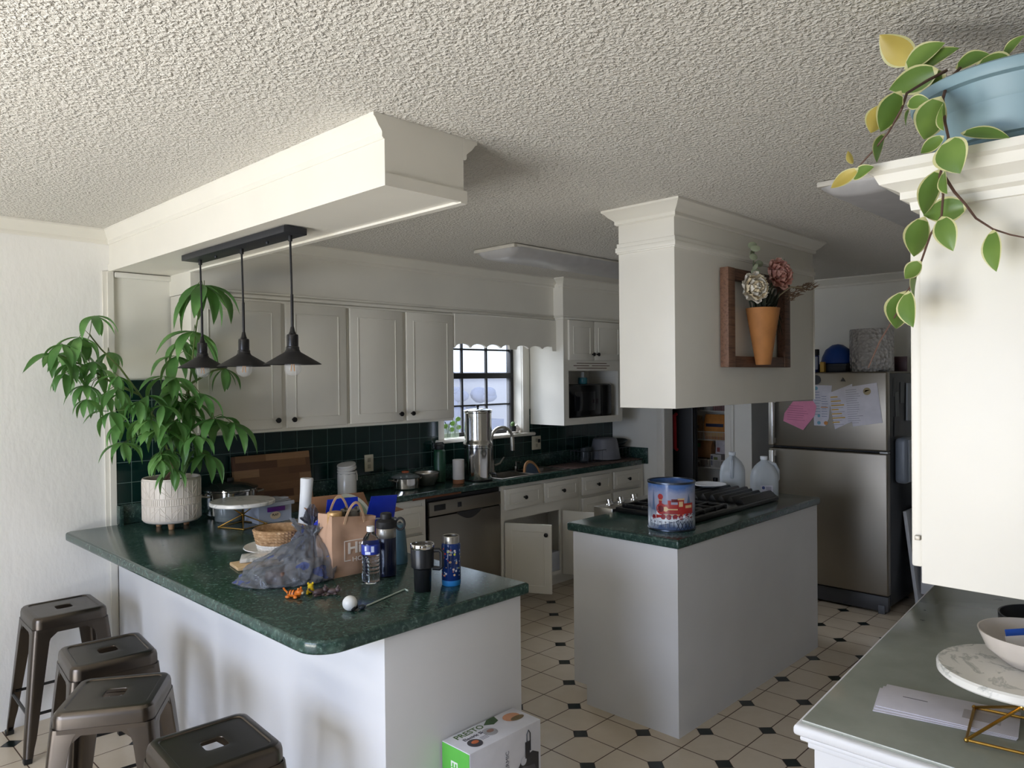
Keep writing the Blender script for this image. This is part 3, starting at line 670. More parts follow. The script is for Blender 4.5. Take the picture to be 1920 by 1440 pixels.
# brown paper bag
KRAFT = M('b8957c', .75, bump=.45, bscale=16, var=.05)
t = thing('paper_bag', 'brown paper carrier bag with white lettering standing among the bags', 'bag', (1.525, 2.425, TOP), math.radians(-4))
BW, BD, BH = .185, .115, .232
m = MB()
def lp(z, g, s=0.0):
    N = []; w0, w1, d0, d1 = -g, BW+g, -g, BD+g
    for (xa, ya), (xb, yb) in (((w0, d0), (w1, d0)), ((w1, d0), (w1, d1)), ((w1, d1), (w0, d1)), ((w0, d1), (w0, d0))):
        for i in range(10):
            f = i/10; x = xa+(xb-xa)*f; y = ya+(yb-ya)*f; zz = z-.02*(x/BW)*(z > .2)
            b_ = .013*MN.noise(Vector((x*14, y*14, z*11)))*(0 if z < .002 else 1); crease = -.016*math.exp(-((y-BD/2)/.02)**2)*(1 if (xa == xb) else 0)
            N.append((x+(crease if xa == w1 else -crease if xa == w0 else 0)*(z/BH)+(b_ if xa == xb else 0), y+(b_ if ya == yb else 0), zz))
    return N
m.loft([lp(z, .004*math.sin(PI*z/BH)) for z in [BH*i/14 for i in range(15)]], cap=False)
m.loft([lp(BH*(1-i/8), -.0015) for i in range(9)], cap=False)
m.box(0, BW, 0, BD, .0005, .003)
build('sack', m, KRAFT, t, world=False, angle=50)
for y, z0, lean in ((-.002, BH-.015, -.012), (BD+.001, BH-.005, .0)):
    pts = [(.045+.095*i/12, y+lean*math.sin(PI*i/12), z0-.02+.085*math.sin(PI*i/12)**.7) for i in range(13)]
    m = MB(); m.loft([[(p[0], p[1]-.001, p[2]), (p[0]+.0, p[1]+.001, p[2]), (p[0]+.008*math.cos(PI*i/12), p[1]+.001, p[2]-.008*abs(math.sin(PI*i/12))-.002), (p[0]+.008*math.cos(PI*i/12), p[1]-.001, p[2]-.008*abs(math.sin(PI*i/12))-.002)] for i, p in enumerate(pts)])
    build('handle', m, M('cba888', .7), t, world=False)
lg = MB(); W = wall_m((.043, -.0095, .058), (0, -1, 0))
for r_ in (rect(0, .0035, 0, .078), rect(0, .14, .0745, .078), rect(0, .028, 0, .0035)): poly(lg, r_, W)
build('logo_frame', lg, M('e8ddd2', .7), t, world=False)
m = text_mb('Hi', .058, W @ T(.014, .028, 0), .0004, .0016, sx=1.1); build('lettering', m, M('e8ddd2', .7), t, world=False)
m = text_mb('HOM', .024, W @ T(.034, -.004, 0), .0004, .0004, sx=1.25); build('lettering', m, M('e8ddd2', .7), t, world=False)
# contents of the paper bag
def Wp(x, y, z): return MW['paper_bag'] @ Vector((x, y, z))
p = Wp(.035, .045, .0); solo('drink_can', MB().cyl(.028, 0, .238, 24, .004).cyl(.0285, .05, .22, 24), [M('c7a06a', .35, .3)], 'gold and pink can poking out at the left of the brown paper bag', 'can', (p.x, p.y, TOP+.004))
p = Wp(.105, .05, 0); t2 = thing('foil_packet', 'crumpled grey foil packet sticking out of the brown paper bag', 'packet', (p.x, p.y, TOP+.004))
m = MB(); m.grid(lambda u, v: (.036*math.cos(2*PI*u)*(1+.15*math.sin(7*2*PI*u)), .03*math.sin(2*PI*u)*(1+.15*math.cos(5*2*PI*u)), .235*v+.01*math.sin(9*u*PI)), 40, 8); m.lathe([(0, .236), (.034, .234)], 20)
build('packet', m, M('6c675c', .3, .4), t2, world=False)
# blue carton with open flaps
BLUE = M('1a35b8', .35, var=.12); INN = M('8c6446', .75)
t = thing('carton', 'open blue cardboard carton with spread flaps behind the brown paper bag', 'box', (1.80, 2.735, TOP), math.radians(-12))
w, d, h = .135, .085, .165
m = MB(); th = .002
for (x0, x1, y0, y1) in ((-w, w, -d, -d+th), (-w, w, d-th, d), (-w, -w+th, -d, d), (w-th, w, -d, d)): m.box(x0, x1, y0, y1, 0, h)
m.box(-w, w, -d, d, 0, th); build('body', m, BLUE, t, world=False)
def flap(a, b, out, up, L, mat):
    a = Vector(a); b = Vector(b); o = (Vector(out)*math.cos(up)+Vector((0, 0, 1))*math.sin(up))*L; nn = (b-a).cross(o).normalized()*.0012
    q = MB(); ins = (b-a)*.06; q.loft([[a-nn, b-nn, b-ins+o-nn, a+ins+o-nn], [a+nn, b+nn, b-ins+o+nn, a+ins+o+nn]]); return build('flap', q, mat, t, world=False)
flap((-w, -d, h), (w*.1, -d, h), (-.25, -1, 0), 1.3, .095, BLUE); flap((w*.25, -d, h*.75), (w*1.25, -d, h*.72), (.35, -1, 0), 1.3, .135, BLUE); flap((-w, d, h), (-w, -d, h), (-1, 0, 0), .85, .05, INN); flap((w, -d, h), (w, d, h), (1, 0, 0), .1, .09, INN); flap((w, d, h), (-w, d, h), (0, 1, 0), 1.1, .08, INN)
W = wall_m((-.115, -.0855, .05), (0, -1, 0)); m = MB()
for x, y in ((0, 0), (.018, .006), (.034, .001), (.05, .01)): disc(m, (x+.01, y+.09), .011, W)
poly(m, rect(0, .03, -.04, .035), W); build('print', m, M('5fb2ea', .4), t, world=False)
p = MW['carton'] @ Vector((.015, -.005, .17))
t = thing('round_tray', 'green and white round plastic tray sticking out of the blue carton', 'tray', p, rot=(math.radians(50), math.radians(12), 0))
build('rim', MB().lathe([(.078, 0), (.092, 0), (.095, .006), (.092, .012), (.078, .010), (.078, 0)], 40), M('d8dcd0', .35), t, world=False)
build('dish', MB().lathe([(0, .004), (.079, .004), (.079, .008), (0, .008)], 40), M('9fb49a', .35), t, world=False)
# bottles and mugs on the peninsula
n = NT('clear_pet'); n.set(color='f2f6fa', rough=.03, trans=1.0, ior=1.33); n.bump(n.noise(30, 2), .2, .003); PET = n.m
t = thing('water_bottle', 'clear plastic water bottle with a blue label and white cap', 'bottle', (1.597, 2.283, TOP))
pr = [(0, .004), (.02, .004), (.030, 0), (.033, .008), (.032, .02)]
for i in range(5): z = .03+.014*i; pr += [(.033, z), (.0305, z+.007)]
pr += [(.0315, .100), (.0335, .105), (.0335, .142), (.031, .150), (.026, .165), (.015, .180), (.0125, .184), (.0125, .198)]
build('bottle', MB().lathe(pr, 36), PET, t, world=False)
build('water', MB().lathe([(0, .006), (.028, .006), (.0300, .03), (.0292, .09), (.030, .095), (0, .095)], 24), glass('water', 'f4faff', 0, 1.33), t, world=False)
build('cap', MB().cyl(.0145, .186, .206, 24, .002), M('eeeeee', .4), t, world=False)
lb = build('label', MB().lathe([(.0338, .106), (.0341, .107), (.0341, .141), (.0338, .142)], 36), M('2a3c9a', .35), t, world=False)
a0 = math.atan2(-2.283, -1.597)
m = MB(); cyl_poly(m, .0344, a0, rect(.001, .012, .116, .138)); cyl_poly(m, .0344, a0, rect(-.022, -.002, .108, .118)); cyl_poly(m, .0344, a0, rect(-.024, -.016, .12, .138)); build('label_panel', m, M('c9d3ee', .4), lb, world=False)
NAVY = M('0b1330', .25)
t = thing('tumbler', 'navy insulated tumbler with a steel band and black carry-loop lid', 'tumbler', (1.692, 2.318, TOP))
build('body', MB().lathe([(0, 0), (.034, 0), (.037, .004), (.0375, .145), (.036, .148), (0, .148)], 36), NAVY, t, world=False)
build('steel_band', MB().lathe([(.0372, .145), (.0378, .147), (.0378, .178), (.036, .182), (0, .182)], 36), STEEL, t, world=False)
build('lid', MB().lathe([(.0375, .182), (.039, .184), (.038, .206), (.03, .212), (.022, .216), (.022, .234), (.018, .238), (0, .238)], 36), BLACKM, t, world=False)
q = Vector((.7, -.7, 0)); build('carry_loop', MB().tube([(q.x*(.040+.014+.017*math.cos(a)), q.y*(.040+.014+.017*math.cos(a)), .195+.022*math.sin(a)) for a in [2*PI*i/20 for i in range(20)]], .0045, 8, closed=True), BLACKM, t, world=False)
build('lid_bar', MB().box(-.04, .04, -.006, .006, .214, .220, .002).xform(RZ(math.radians(-40))), M('3b3d44', .4), t, world=False)
solo('bottle_flask', MB().lathe([(0, 0), (.036, 0), (.039, .006), (.036, .06), (.030, .13), (.026, .15), (.024, .158), (0, .158)], 30), M('43606c', .35), 'teal grey flask standing behind the navy tumbler', 'flask', (1.84, 2.44, TOP))
t = thing('travel_mug', 'black travel mug with a steel rim and side handle', 'mug', (1.655, 2.055, TOP))
build('body', MB().lathe([(0, 0), (.0275, 0), (.0295, .003), (.0315, .075), (.0325, .079), (.0395, .085), (.0415, .15), (.0405, .152), (.038, .15), (0, .145)], 40), M('17191c', .32), t, world=False)
build('rim', MB().lathe([(.0412, .150), (.0422, .152), (.0422, .165), (.0412, .167), (.0385, .166), (.0382, .150)], 40), CHROME, t, world=False)
build('lid', MB().lathe([(0, .158), (.036, .158), (.0384, .162), (.0384, .156)], 36), M('3a3632', .3), t, world=False)
q = Vector((.66, -.75, 0)); build('handle', MB().tube([(q.x*r_, q.y*r_, z) for r_, z in ((.038, .142), (.060, .143), (.068, .136), (.068, .085), (.060, .078), (.036, .080))], [.008]*6, 10), M('1c1e22', .4), t, world=False)
t = thing('kids_bottle', 'blue patterned kids bottle without lid standing by the counter edge', 'bottle', (1.775, 2.040, TOP))
build('body', MB().lathe([(0, .018), (.033, .018), (.0345, .022), (.0345, .145), (.033, .150), (.029, .153)], 40), M('14306e', .2), t, world=False)
build('foot', MB().lathe([(0, 0), (.032, 0), (.034, .003), (.0345, .016), (.0343, .02), (0, .02)], 40), M('2a7fc4', .4), t, world=False)
build('steel_neck', MB().lathe([(.0305, .150), (.0305, .176), (.0290, .178), (.027, .176), (.027, .02), (0, .02)], 40), STEEL, t, world=False)
rr = random.Random(11); a0 = math.atan2(-2.04, -1.775)
cols = [('c8c9cf', 9), ('b53a35', 5), ('c6d24a', 3), ('d6b48c', 6), ('6c88b8', 5)]
for c, k in cols:
    m = MB()
    for _ in range(k*2):
        u = rr.uniform(-.05, .05); v = rr.choice((.045, .06, .085, .095, .12, .13))+rr.uniform(-.008, .008)
        cyl_poly(m, .0347, a0, circ(u, v, rr.uniform(.002, .0045), 8))
    build('print', m, M(c, .4), t, world=False)
# drinking straw, toys
a, b_ = Vector((1.412, 2.045, TOP+.003)), Vector((1.615, 2.105, TOP+.003))
mid = (a+b_)/2
t = thing('drinking_straw', 'pale green bent drinking straw lying near the black travel mug', 'straw', (mid.x, mid.y, TOP))
m = MB().tube([a, a.lerp(b_, .5), a.lerp(b_, .93)], .0029, 10).tube([a.lerp(b_, .93), b_, b_+Vector((-.004, -.022, 0))], .003, 10)
build('tube', m, M('bcc9bf', .35), t)
t = thing('toy_ball', 'small white toy ball with black patches on the counter corner', 'toy', (1.352, 2.052, TOP))
build('ball', MB().sphere((0, 0, .024), .024, 28, 18), M('e9ebe8', .3), t, world=False)
m = MB()
for dx, dy, dz, s in ((.6, -.55, -.55, .009), (.1, -.75, -.65, .009), (.9, -.1, -.4, .008), (.8, -.5, -.2, .005)):
    v = Vector((dx, dy, dz)).normalized()*.021; m.sphere((v.x, v.y, .024+v.z), s, 14, 8)
build('patch', m, BLACK, t, world=False)
solo('toy_block', MB().sphere((0, 0, .008), (.013, .010, .008), 14, 8), M('26303a', .3), 'tiny dark toy piece lying beside the white toy ball', 'toy', (1.385, 2.032, TOP))
def toy(name, label, loc, rz, col, stripes=None, k=1.0, belly=None):
    t = thing(name, label, 'toy', loc, rz)
    m = MB(); m.sphere((0, 0, .014*k), (.022*k, .012*k, .012*k), 16, 10); m.sphere((.024*k, 0, .020*k), (.012*k, .011*k, .011*k), 14, 10)
    for s in (-1, 1): m.sphere((.024*k, s*.008*k, .031*k), (.004*k, .004*k, .005*k), 8, 6); m.sphere((.014*k, s*.011*k, .005*k), (.007*k, .005*k, .005*k), 8, 6); m.sphere((-.014*k, s*.012*k, .005*k), (.008*k, .005*k, .005*k), 8, 6)
    m.tube([(-.02*k, 0, .016*k), (-.032*k, .004*k, .022*k), (-.036*k, .002*k, .030*k)], .003*k, 6)
    build('body', m, M(col, .45), t, world=False)
    if stripes:
        m = MB()
        for x in (-.012, -.002, .008): m.tube([(x*k, .0122*k*math.cos(a), .014*k+.0122*k*math.sin(a)) for a in [PI*i/10 for i in range(11)]], .0016*k, 6)
        build('stripe', m, M(stripes, .5), t, world=False)
    if belly: build('muzzle', MB().sphere((.034*k, 0, .018*k), (.005*k, .006*k, .005*k), 10, 6), M(belly, .5), t, world=False)
toy('toy_cat', 'small orange toy animal with dark stripes by the grey bag', (1.300, 2.318, TOP), math.radians(-60), 'e07a24', '3a2414', 1.05, 'f0d8b8')
toy('toy_figure', 'small yellow toy figure beside the brown toys', (1.368, 2.318, TOP), math.radians(60), 'e3c51e', None, .95, 'c08a2a')
toy('toy_figure', 'small dark brown toy figure in front of the yellow one', (1.373, 2.272, TOP), math.radians(-20), '4b3a3a', None, .95, 'd9b832')
toy('toy_figure', 'small grey brown toy figure at the right end of the toys', (1.412, 2.252, TOP), math.radians(-40), '5a4b4b', None, .85, '8a7c78')

# ---------------- back counter things
t = thing('canister', 'white ceramic canister with its clip lid tilted open', 'canister', (2.665, 4.06, TOP))
CER = M('d9d6ce', .18)
build('jar', MB().lathe([(0, 0), (.056, 0), (.06, .004), (.06, .142), (.056, .150), (.056, .158), (.05, .158), (.05, .01), (0, .01)], 36), CER, t, world=False)
build('rim', MB().lathe([(.0565, .150), (.061, .152), (.061, .163), (.052, .163), (.052, .152)], 36), CER, t, world=False)
ld = build('lid', MB().lathe([(0, 0), (.058, 0), (.061, .004), (.061, .014), (.056, .018), (.056, .024), (.060, .028), (.058, .036), (0, .04)], 36, T(.004, .004, .172) @ RY(math.radians(-12)) @ RX(math.radians(5))), CER, t, world=False)
build('seal', MB().lathe([(.056, .0), (.0585, .0), (.0585, .004), (.056, .004)], 30, T(.004, .004, .168) @ RY(math.radians(-12))), M('d4582c', .5), ld, world=False)
build('clip', MB().tube([(.035, -.052, .165), (.038, -.058, .14), (.036, -.060, .105)], .0035, 8).tube([(-.06, -.01, .146), (-.03, -.055, .146), (.03, -.055, .146), (.06, -.01, .146)], .002, 6), STEEL, t, world=False)
t = thing('sauce_pan', 'low steel pan with a domed glass lid and orange knob', 'pan', (3.13, 4.06, TOP))
build('pan', MB().lathe([(0, 0), (.088, 0), (.095, .006), (.097, .072), (.101, .075), (.095, .077), (.093, .01), (0, .008)], 40), CHROME, t, world=False)
for s in (-1, 1): build('handle', MB().tube([(s*.094, -.028, .055), (s*.125, -.022, .066), (s*.125, .022, .066), (s*.094, .028, .055)], .005, 8), STEEL, t, world=False)
ld = build('lid', MB().lathe([(0, .103), (.04, .100), (.075, .09), (.098, .078), (.098, .081), (.075, .094), (.04, .104), (0, .107)], 36), clear('glass_lid', '9aa3a3', .35, .03), t, world=False)
build('knob', MB().cyl(.026, .106, .118, 18, .004), M('a5532c', .4), ld, world=False)
solo('mixing_bowl', MB().lathe([(0, 0), (.045, 0), (.055, .004), (.080, .05), (.086, .085), (.091, .087), (.090, .091), (.084, .089), (.078, .052), (.05, .008), (0, .006)], 40), STEEL, 'deep steel mixing bowl between the pan and the green flask', 'bowl', (3.325, 4.07, TOP))
t = thing('flask', 'tall dark green insulated flask against the tiles', 'flask', (3.495, 4.13, TOP))
build('body', MB().lathe([(0, 0), (.04, 0), (.043, .004), (.043, .215), (.038, .228), (.03, .234), (0, .234)], 32), M('1d4a34', .35), t, world=False)
build('lid', MB().lathe([(.032, .232), (.034, .236), (.034, .262), (.03, .268), (0, .268)], 28).tube([(-.03, 0, .25), (-.045, 0, .262), (-.03, 0, .28), (.03, 0, .28), (.045, 0, .262), (.03, 0, .25)], .005, 8), BLACKM, t, world=False)
t = thing('cork_cup', 'white cylindrical cup with a cork base next to the water filter', 'cup', (3.520, 3.955, TOP))
build('cup', MB().lathe([(.0, .03), (.040, .03), (.0415, .034), (.0415, .168), (.0395, .17), (.037, .166), (.037, .04), (0, .038)], 32), M('cfc9c2', .3), t, world=False)
build('cork_base', MB().cyl(.0405, 0, .03, 32, .003), M('8a5a3a', .8), t, world=False)
t = thing('water_filter', 'tall two-tier polished steel countertop water filter', 'water filter', (3.742, 3.985, TOP))
R_ = .104
build('lower_chamber', MB().lathe([(0, .006), (R_-.002, .006), (R_, .012), (R_, .235), (R_+.004, .24), (R_+.004, .252), (0, .252)], 48), CHROME, t, world=False)
build('upper_chamber', MB().lathe([(R_+.002, .252), (R_+.006, .256), (R_+.006, .272), (R_-.002, .285), (R_-.004, .30), (R_-.004, .49), (R_, .495), (R_, .503), (0, .503)], 48), CHROME, t, world=False)
ld = build('lid', MB().lathe([(R_+.001, .502), (R_+.002, .510), (R_-.01, .516), (.03, .524), (0, .524)], 48), CHROME, t, world=False)
build('knob', MB().lathe([(0, .523), (.007, .523), (.007, .532), (.015, .546), (.013, .551), (0, .552)], 18), BLACK, ld, world=False)
build('base_ring', MB().lathe([(.09, 0), (R_, 0), (R_+.002, .004), (R_, .01), (.09, .01), (.09, 0)], 48), BLACK, t, world=False)
build('spigot', MB().tube([(.03, -.10, .05), (.045, -.135, .05), (.046, -.14, .03)], .008, 8), BLACK, t, world=False)
# outlets
OUT = M('cfc8b0', .45)
def outlet(x, z, label, w=.036, slots=2):
    t = thing('outlet_plate', label, 'outlet', (x, YB, z))
    build('plate', MB().box(-w, w, -.006, 0, -.057, .057, .003), OUT, t, world=False)
    m = MB()
    for zz in (-.022, .022): m.box(-.012, .012, -.0085, -.005, zz-.014, zz+.014, .002)
    build('socket', m, M('a39c86', .5), t, world=False); return t
outlet(2.925, 1.095, 'cream wall outlet on the tiles behind the pan')
t = outlet(4.60, 1.115, 'double cream wall plate on the tiles right of the window', .055)
build('switch', MB().box(.015, .04, -.016, -.005, .0, .03, .003), BLACK, t, world=False)
# blue platter in the sink
t = thing('round_platter', 'round blue platter with a wooden rim standing in the sink', 'platter', (4.375, 3.985, .745), rot=(math.radians(72), 0, math.radians(14)))
build('rim', MB().lathe([(.108, 0), (.128, 0), (.132, .006), (.128, .014), (.108, .012), (.108, 0)], 48, T(0, .132, 0)), wood('rim_wood', '9a6a40', 'c89561', 3), t, world=False)
build('plate', MB().lathe([(0, .004), (.109, .004), (.109, .009), (0, .009)], 48, T(0, .132, 0)), M('2f4a66', .35), t, world=False)
build('sponge', MB().box(-.03, .03, -.02, .02, 0, .025, .006).xform(T(4.03, 4.09, CT+.03-.0)), M('2c4f86', .8), None) if False else None
# drying mats
n = NT('plaid_mat'); X, Y, Z = n.xyz()
fx = n.math('LESS_THAN', n.math('FRACT', n.math('DIVIDE', X, .075)), .35); fy = n.math('LESS_THAN', n.math('FRACT', n.math('DIVIDE', Y, .06)), .35)
n.set(color=n.ramp(n.math('MULTIPLY', n.math('ADD', fx, fy), .5), [(.0, '77635a'), (.5, '5d4a45'), (1.0, '3e3231')]), rough=.95); n.bump(n.noise(200, 2), .5, .002); PLAID = n.m
solo('drying_mat', MB().box(-.22, .22, -.15, .14, 0, .006, .002), PLAID, 'brown plaid drying mat just right of the sink', 'mat', (4.865, 3.99, TOP))
solo('drying_mat', MB().box(-.265, .265, -.15, .14, 0, .006, .002), PLAID, 'brown plaid drying mat under the grey tub at the right wall', 'mat', (5.365, 3.99, TOP))
t = thing('dish_rack', 'dark wire dish rack on the drying mat by the right wall', 'dish rack', (5.30, 4.06, TOP+.0065))
m = MB()
for z in (.004, .10): m.tube([(-.30, -.10, z), (.30, -.10, z), (.30, .09, z), (-.30, .09, z)], .003, 6, closed=True)
for i in range(13): x = -.30+.05*i; m.tube([(x, -.10, .10), (x, -.10, .004), (x, .09, .004), (x, .09, .10)], .0018, 6)
build('wire_frame', m, M('55565a', .35, .8), t, world=False)
for k, (x, y) in enumerate(((5.06, 4.05), (5.16, 4.08))):
    solo('drinking_glass', MB().lathe([(.034, 0), (.036, .002), (.031, .118), (.0, .12), (0, .114), (.028, .113), (.033, .004), (.034, 0)], 28), clear('dark_glass', '50565a', .4, .05), ('clear drinking glass upside down at the left end of the dish rack', 'clear drinking glass upside down next to the grey tub')[k], 'glass', (x, y, TOP+.015))
solo('wash_tub', MB().lathe([(.132, 0), (.140, .002), (.136, .012), (.112, .15), (.104, .175), (.085, .186), (0, .188), (0, .182), (.1, .17), (.13, .006), (.132, 0)], 40), M('6e6f75', .45), 'grey plastic tub turned upside down on the dish rack', 'tub', (5.345, 4.04, TOP+.016))
solo('wok_lid', MB().lathe([(0, 0), (.05, .004), (.10, .022), (.125, .05), (.121, .052), (.097, .028), (.05, .009), (0, .006)], 36), M('2c3436', .35), 'dark shallow pan resting on the rack behind the grey tub', 'pan', (5.515, 4.06, TOP+.110), rot=(0, math.radians(-8), 0))
# window sill things
SZ = HZ0+.0045
def jar(name, label, loc, r, h, leaf):
    t = thing(name, label, 'jar', loc)
    build('glass', MB().lathe([(0, 0), (r, 0), (r*1.05, .004), (r, h*.7), (r*.6, h*.85), (r*.62, h), (r*.5, h), (r*.48, h*.85), (r*.9, h*.68), (r*.92, .008), (0, .008)], 20), clear('jar_glass', 'b9c7b5', .3, .05), t, world=False)
    m = MB()
    for k in range(4):
        a = k*1.7; m.tube([(0, 0, .01), (.01*math.cos(a), .01*math.sin(a), h*.8), (.03*math.cos(a), .03*math.sin(a), h*1.15)], .002, 5)
    build('stems', m, M('2d4a22', .5), t, world=False)
    m = MB()
    for k in range(leaf):
        a = k*2.1+.5; c = Vector((.035*math.cos(a), -.02+.02*math.sin(a), h*(.6+.25*(k % 3)))); m.sphere(c, (.026, .006, .018), 10, 6)
    build('leaves', m, M('7fb04a', .5), t, world=False)
jar('rooting_jar', 'small glass jar with plant cuttings, leftmost on the window sill', (3.665, 4.235, SZ), .028, .11, 2)
jar('rooting_jar', 'glass jar with a pale green leaf beside the water filter on the window sill', (3.745, 4.245, SZ), .032, .13, 4)
t = thing('cactus_pot', 'tiny cactus in a dark pot at the right end of the window sill', 'plant', (4.355, 4.225, SZ+.0125))
build('pot', MB().lathe([(0, 0), (.026, 0), (.030, .045), (.026, .045), (.024, .03), (0, .03)], 20), M('1c1d20', .5), t, world=False)
m = MB(); m.sphere((0, 0, .055), (.016, .016, .026), 14, 10)
for k in range(6): m.sphere((.012*math.cos(k), .012*math.sin(k), .05+.004*k), .007, 8, 6)
build('cactus', m, M('5c7a45', .7), t, world=False)
solo('saucer', MB().lathe([(0, 0), (.04, 0), (.055, .010), (.053, .012), (.038, .004), (0, .004)], 28), M('dcd6cc', .3), 'white saucer under the tiny cactus pot', 'saucer', (4.360, 4.225, SZ))
solo('spice_vial', MB().cyl(.011, 0, .03, 14, .002).cyl(.009, .03, .042, 12), M('d8d4cc', .4), 'tiny white bottle left of the cactus on the window sill', 'bottle', (4.285, 4.205, SZ))
rk = MB(); rk.sphere((0, 0, .03), (.028, .02, .038), 10, 7)
for v in rk.bm.verts: v.co *= 1+.25*MN.noise(v.co*60)
solo('crystal', rk, M('e6ded8', .35), 'pale rough crystal at the window frame beside the cactus', 'stone', (4.418, 4.24, SZ), angle=5)
# ================================================================ ISLAND THINGS
t = thing('cooktop', 'black gas cooktop with grates and a ridged grill set in the island', 'cooktop', (3.82, 2.2, TOP))
IR = M('101112', .38, bump=.2)
build('tray', MB().box(3.335, 4.29, 1.955, 2.455, TOP, TOP+.028, .006), M('141516', .25), t)
m = MB()
for y in (2.0, 2.10, 2.20, 2.30, 2.41): m.box(3.36, 3.72, y-.008, y+.008, TOP+.032, TOP+.048, .003)
for x in (3.37, 3.48, 3.60, 3.71): m.box(x-.008, x+.008, 1.985, 2.43, TOP+.027, TOP+.046, .003)
build('grate', m, IR, t)
m = MB()
for i in range(8):
    y = 1.985+.058*i
    m.prism([(y-.027, TOP+.028), (y+.027, TOP+.028), (y+.006, TOP+.062), (y-.006, TOP+.062)], 3.86, 4.285, .003, mtx=Matrix(((0, 0, 1, 0), (1, 0, 0, 0), (0, 1, 0, 0), (0, 0, 0, 1))))
build('grill_plate', m, IR, t)
m = MB()
for y in (2.08, 2.33):
    m.lathe([(0, .0), (.04, .0), (.04, .008), (.03, .012), (0, .012)], 20, T(3.54, y, TOP+.0275))
build('burner', m, BLACK, t)
cp = build('control_panel', MB().box(3.335, 4.29, 2.4745, 2.605, .866, .930, .005), STEEL, t)
for x in (3.42, 3.53, 3.66, 3.95, 4.08):
    build('knob', MB().lathe([(0, 0), (.021, 0), (.021, .006), (.017, .01), (.016, .034), (0, .036)], 18, aim((x, 2.555, .929), (0, .25, 1))), CHROME, cp)
# popcorn tin with a red train
t = thing('popcorn_tin', 'round tin printed with a red steam train in snow, on the island', 'tin', (3.178, 1.998, TOP))
r = .114; H = .232
n = NT('winter_print'); X, Y, Z = n.xyz(); f = n.noise(9, 5, .6)
sky = n.ramp(n.math('ADD', n.math('DIVIDE', Z, H), n.math('MULTIPLY', n.math('SUBTRACT', f, .5), .55)), [(.05, '55678a'), (.22, 'cfd6e0'), (.38, '7f89a0'), (.60, 'a9a9bc'), (.78, '9aa2bd'), (.95, '5476b0')])
n.set(color=sky, rough=.22); build('body', MB().lathe([(0, 0), (r-.002, 0), (r, .003), (r, H-.004), (r-.002, H-.002), (r-.006, H-.004), (r-.006, .01), (0, .008)], 64), n.m, t, world=False)
build('rim', MB().lathe([(r-.004, H-.008), (r+.003, H-.008), (r+.004, H-.003), (r+.002, H+.002), (r-.005, H+.001), (r-.006, H-.03)], 64).lathe([(r-.001, .0005), (r+.003, .001), (r+.003, .006), (r, .008)], 64), steel('tin_rim', '5c6470', .25), t, world=False)
a0 = math.atan2(-1.998, -3.178); q = r+.0006
def dec(name, polys, col, off=0.0):
    m = MB()
    for p in polys: cyl_poly(m, q+off, a0, p)
    return build(name, m, M(col, .3, var=.25), t, world=False)
# local u runs to the viewer's right
dec('tree', [[(-.105, .10), (-.085, .10), (-.095, .205)], [(-.088, .06), (-.055, .06), (-.071, .115)], [(.07, .10), (.11, .10), (.09, .18)]], '5d7192')
dec('tree', [[(-.088, .055), (-.052, .055), (-.07, .108)], [(-.08, .07), (-.06, .07), (-.07, .118)]], 'e8edf4', .0003)
dec('boiler', [rect(-.05, .035, .085, .130), circ(-.05, .108, .027), rect(.03, .062, .075, .155), rect(.062, .118, .085, .135), rect(-.062, -.046, .13, .165), circ(-.054, .166, .014), rect(-.018, -.002, .13, .15), rect(-.078, -.045, .058, .078)], 'a82f2c', .0004)
for p_ in [rect(-.04, .03, .104, .110), rect(.027, .065, .152, .160), circ(-.028, .108, .012), rect(-.04, .06, .078, .083), rect(.036, .056, .12, .145), rect(.07, .11, .112, .125), rect(-.064, -.044, .148, .152)]:
    dec('gold_detail', [p_], 'd9b98a', .0008)
dec('smoke_box', [circ(-.052, .108, .016), rect(.0, .03, .142, .156)], '6d1f24', .0010)
dec('wheel', [circ(-.04, .07, .013), circ(-.012, .07, .013), circ(.018, .07, .013), circ(.045, .07, .012), circ(.08, .073, .012), circ(.105, .073, .012), circ(-.092, .065, .012)], '8c2430', .0011)
dec('snow', [[(-.115, .035), (-.06, .03), (.0, .045), (.06, .06), (.118, .07), (.118, .083), (.06, .066), (-.0, .058), (-.07, .055), (-.115, .06)]], 'd8e0ec', .0013)
tre = [[(-.115, .042), (.0, .043), (.118, .075), (.118, .079), (0, .047), (-.115, .046)]]
for i in range(12): u = -.11+.02*i; tre.append(rect(u, u+.002, .02, .05+max(0, u)*.25))
for i in range(5): u = .02+.02*i; tre.append([(u, .006), (u+.003, .006), (u+.024, .05), (u+.021, .05)]); tre.append([(u+.024, .006), (u+.021, .006), (u, .05), (u+.003, .05)])
dec('trestle', tre, '27324a', .0016)
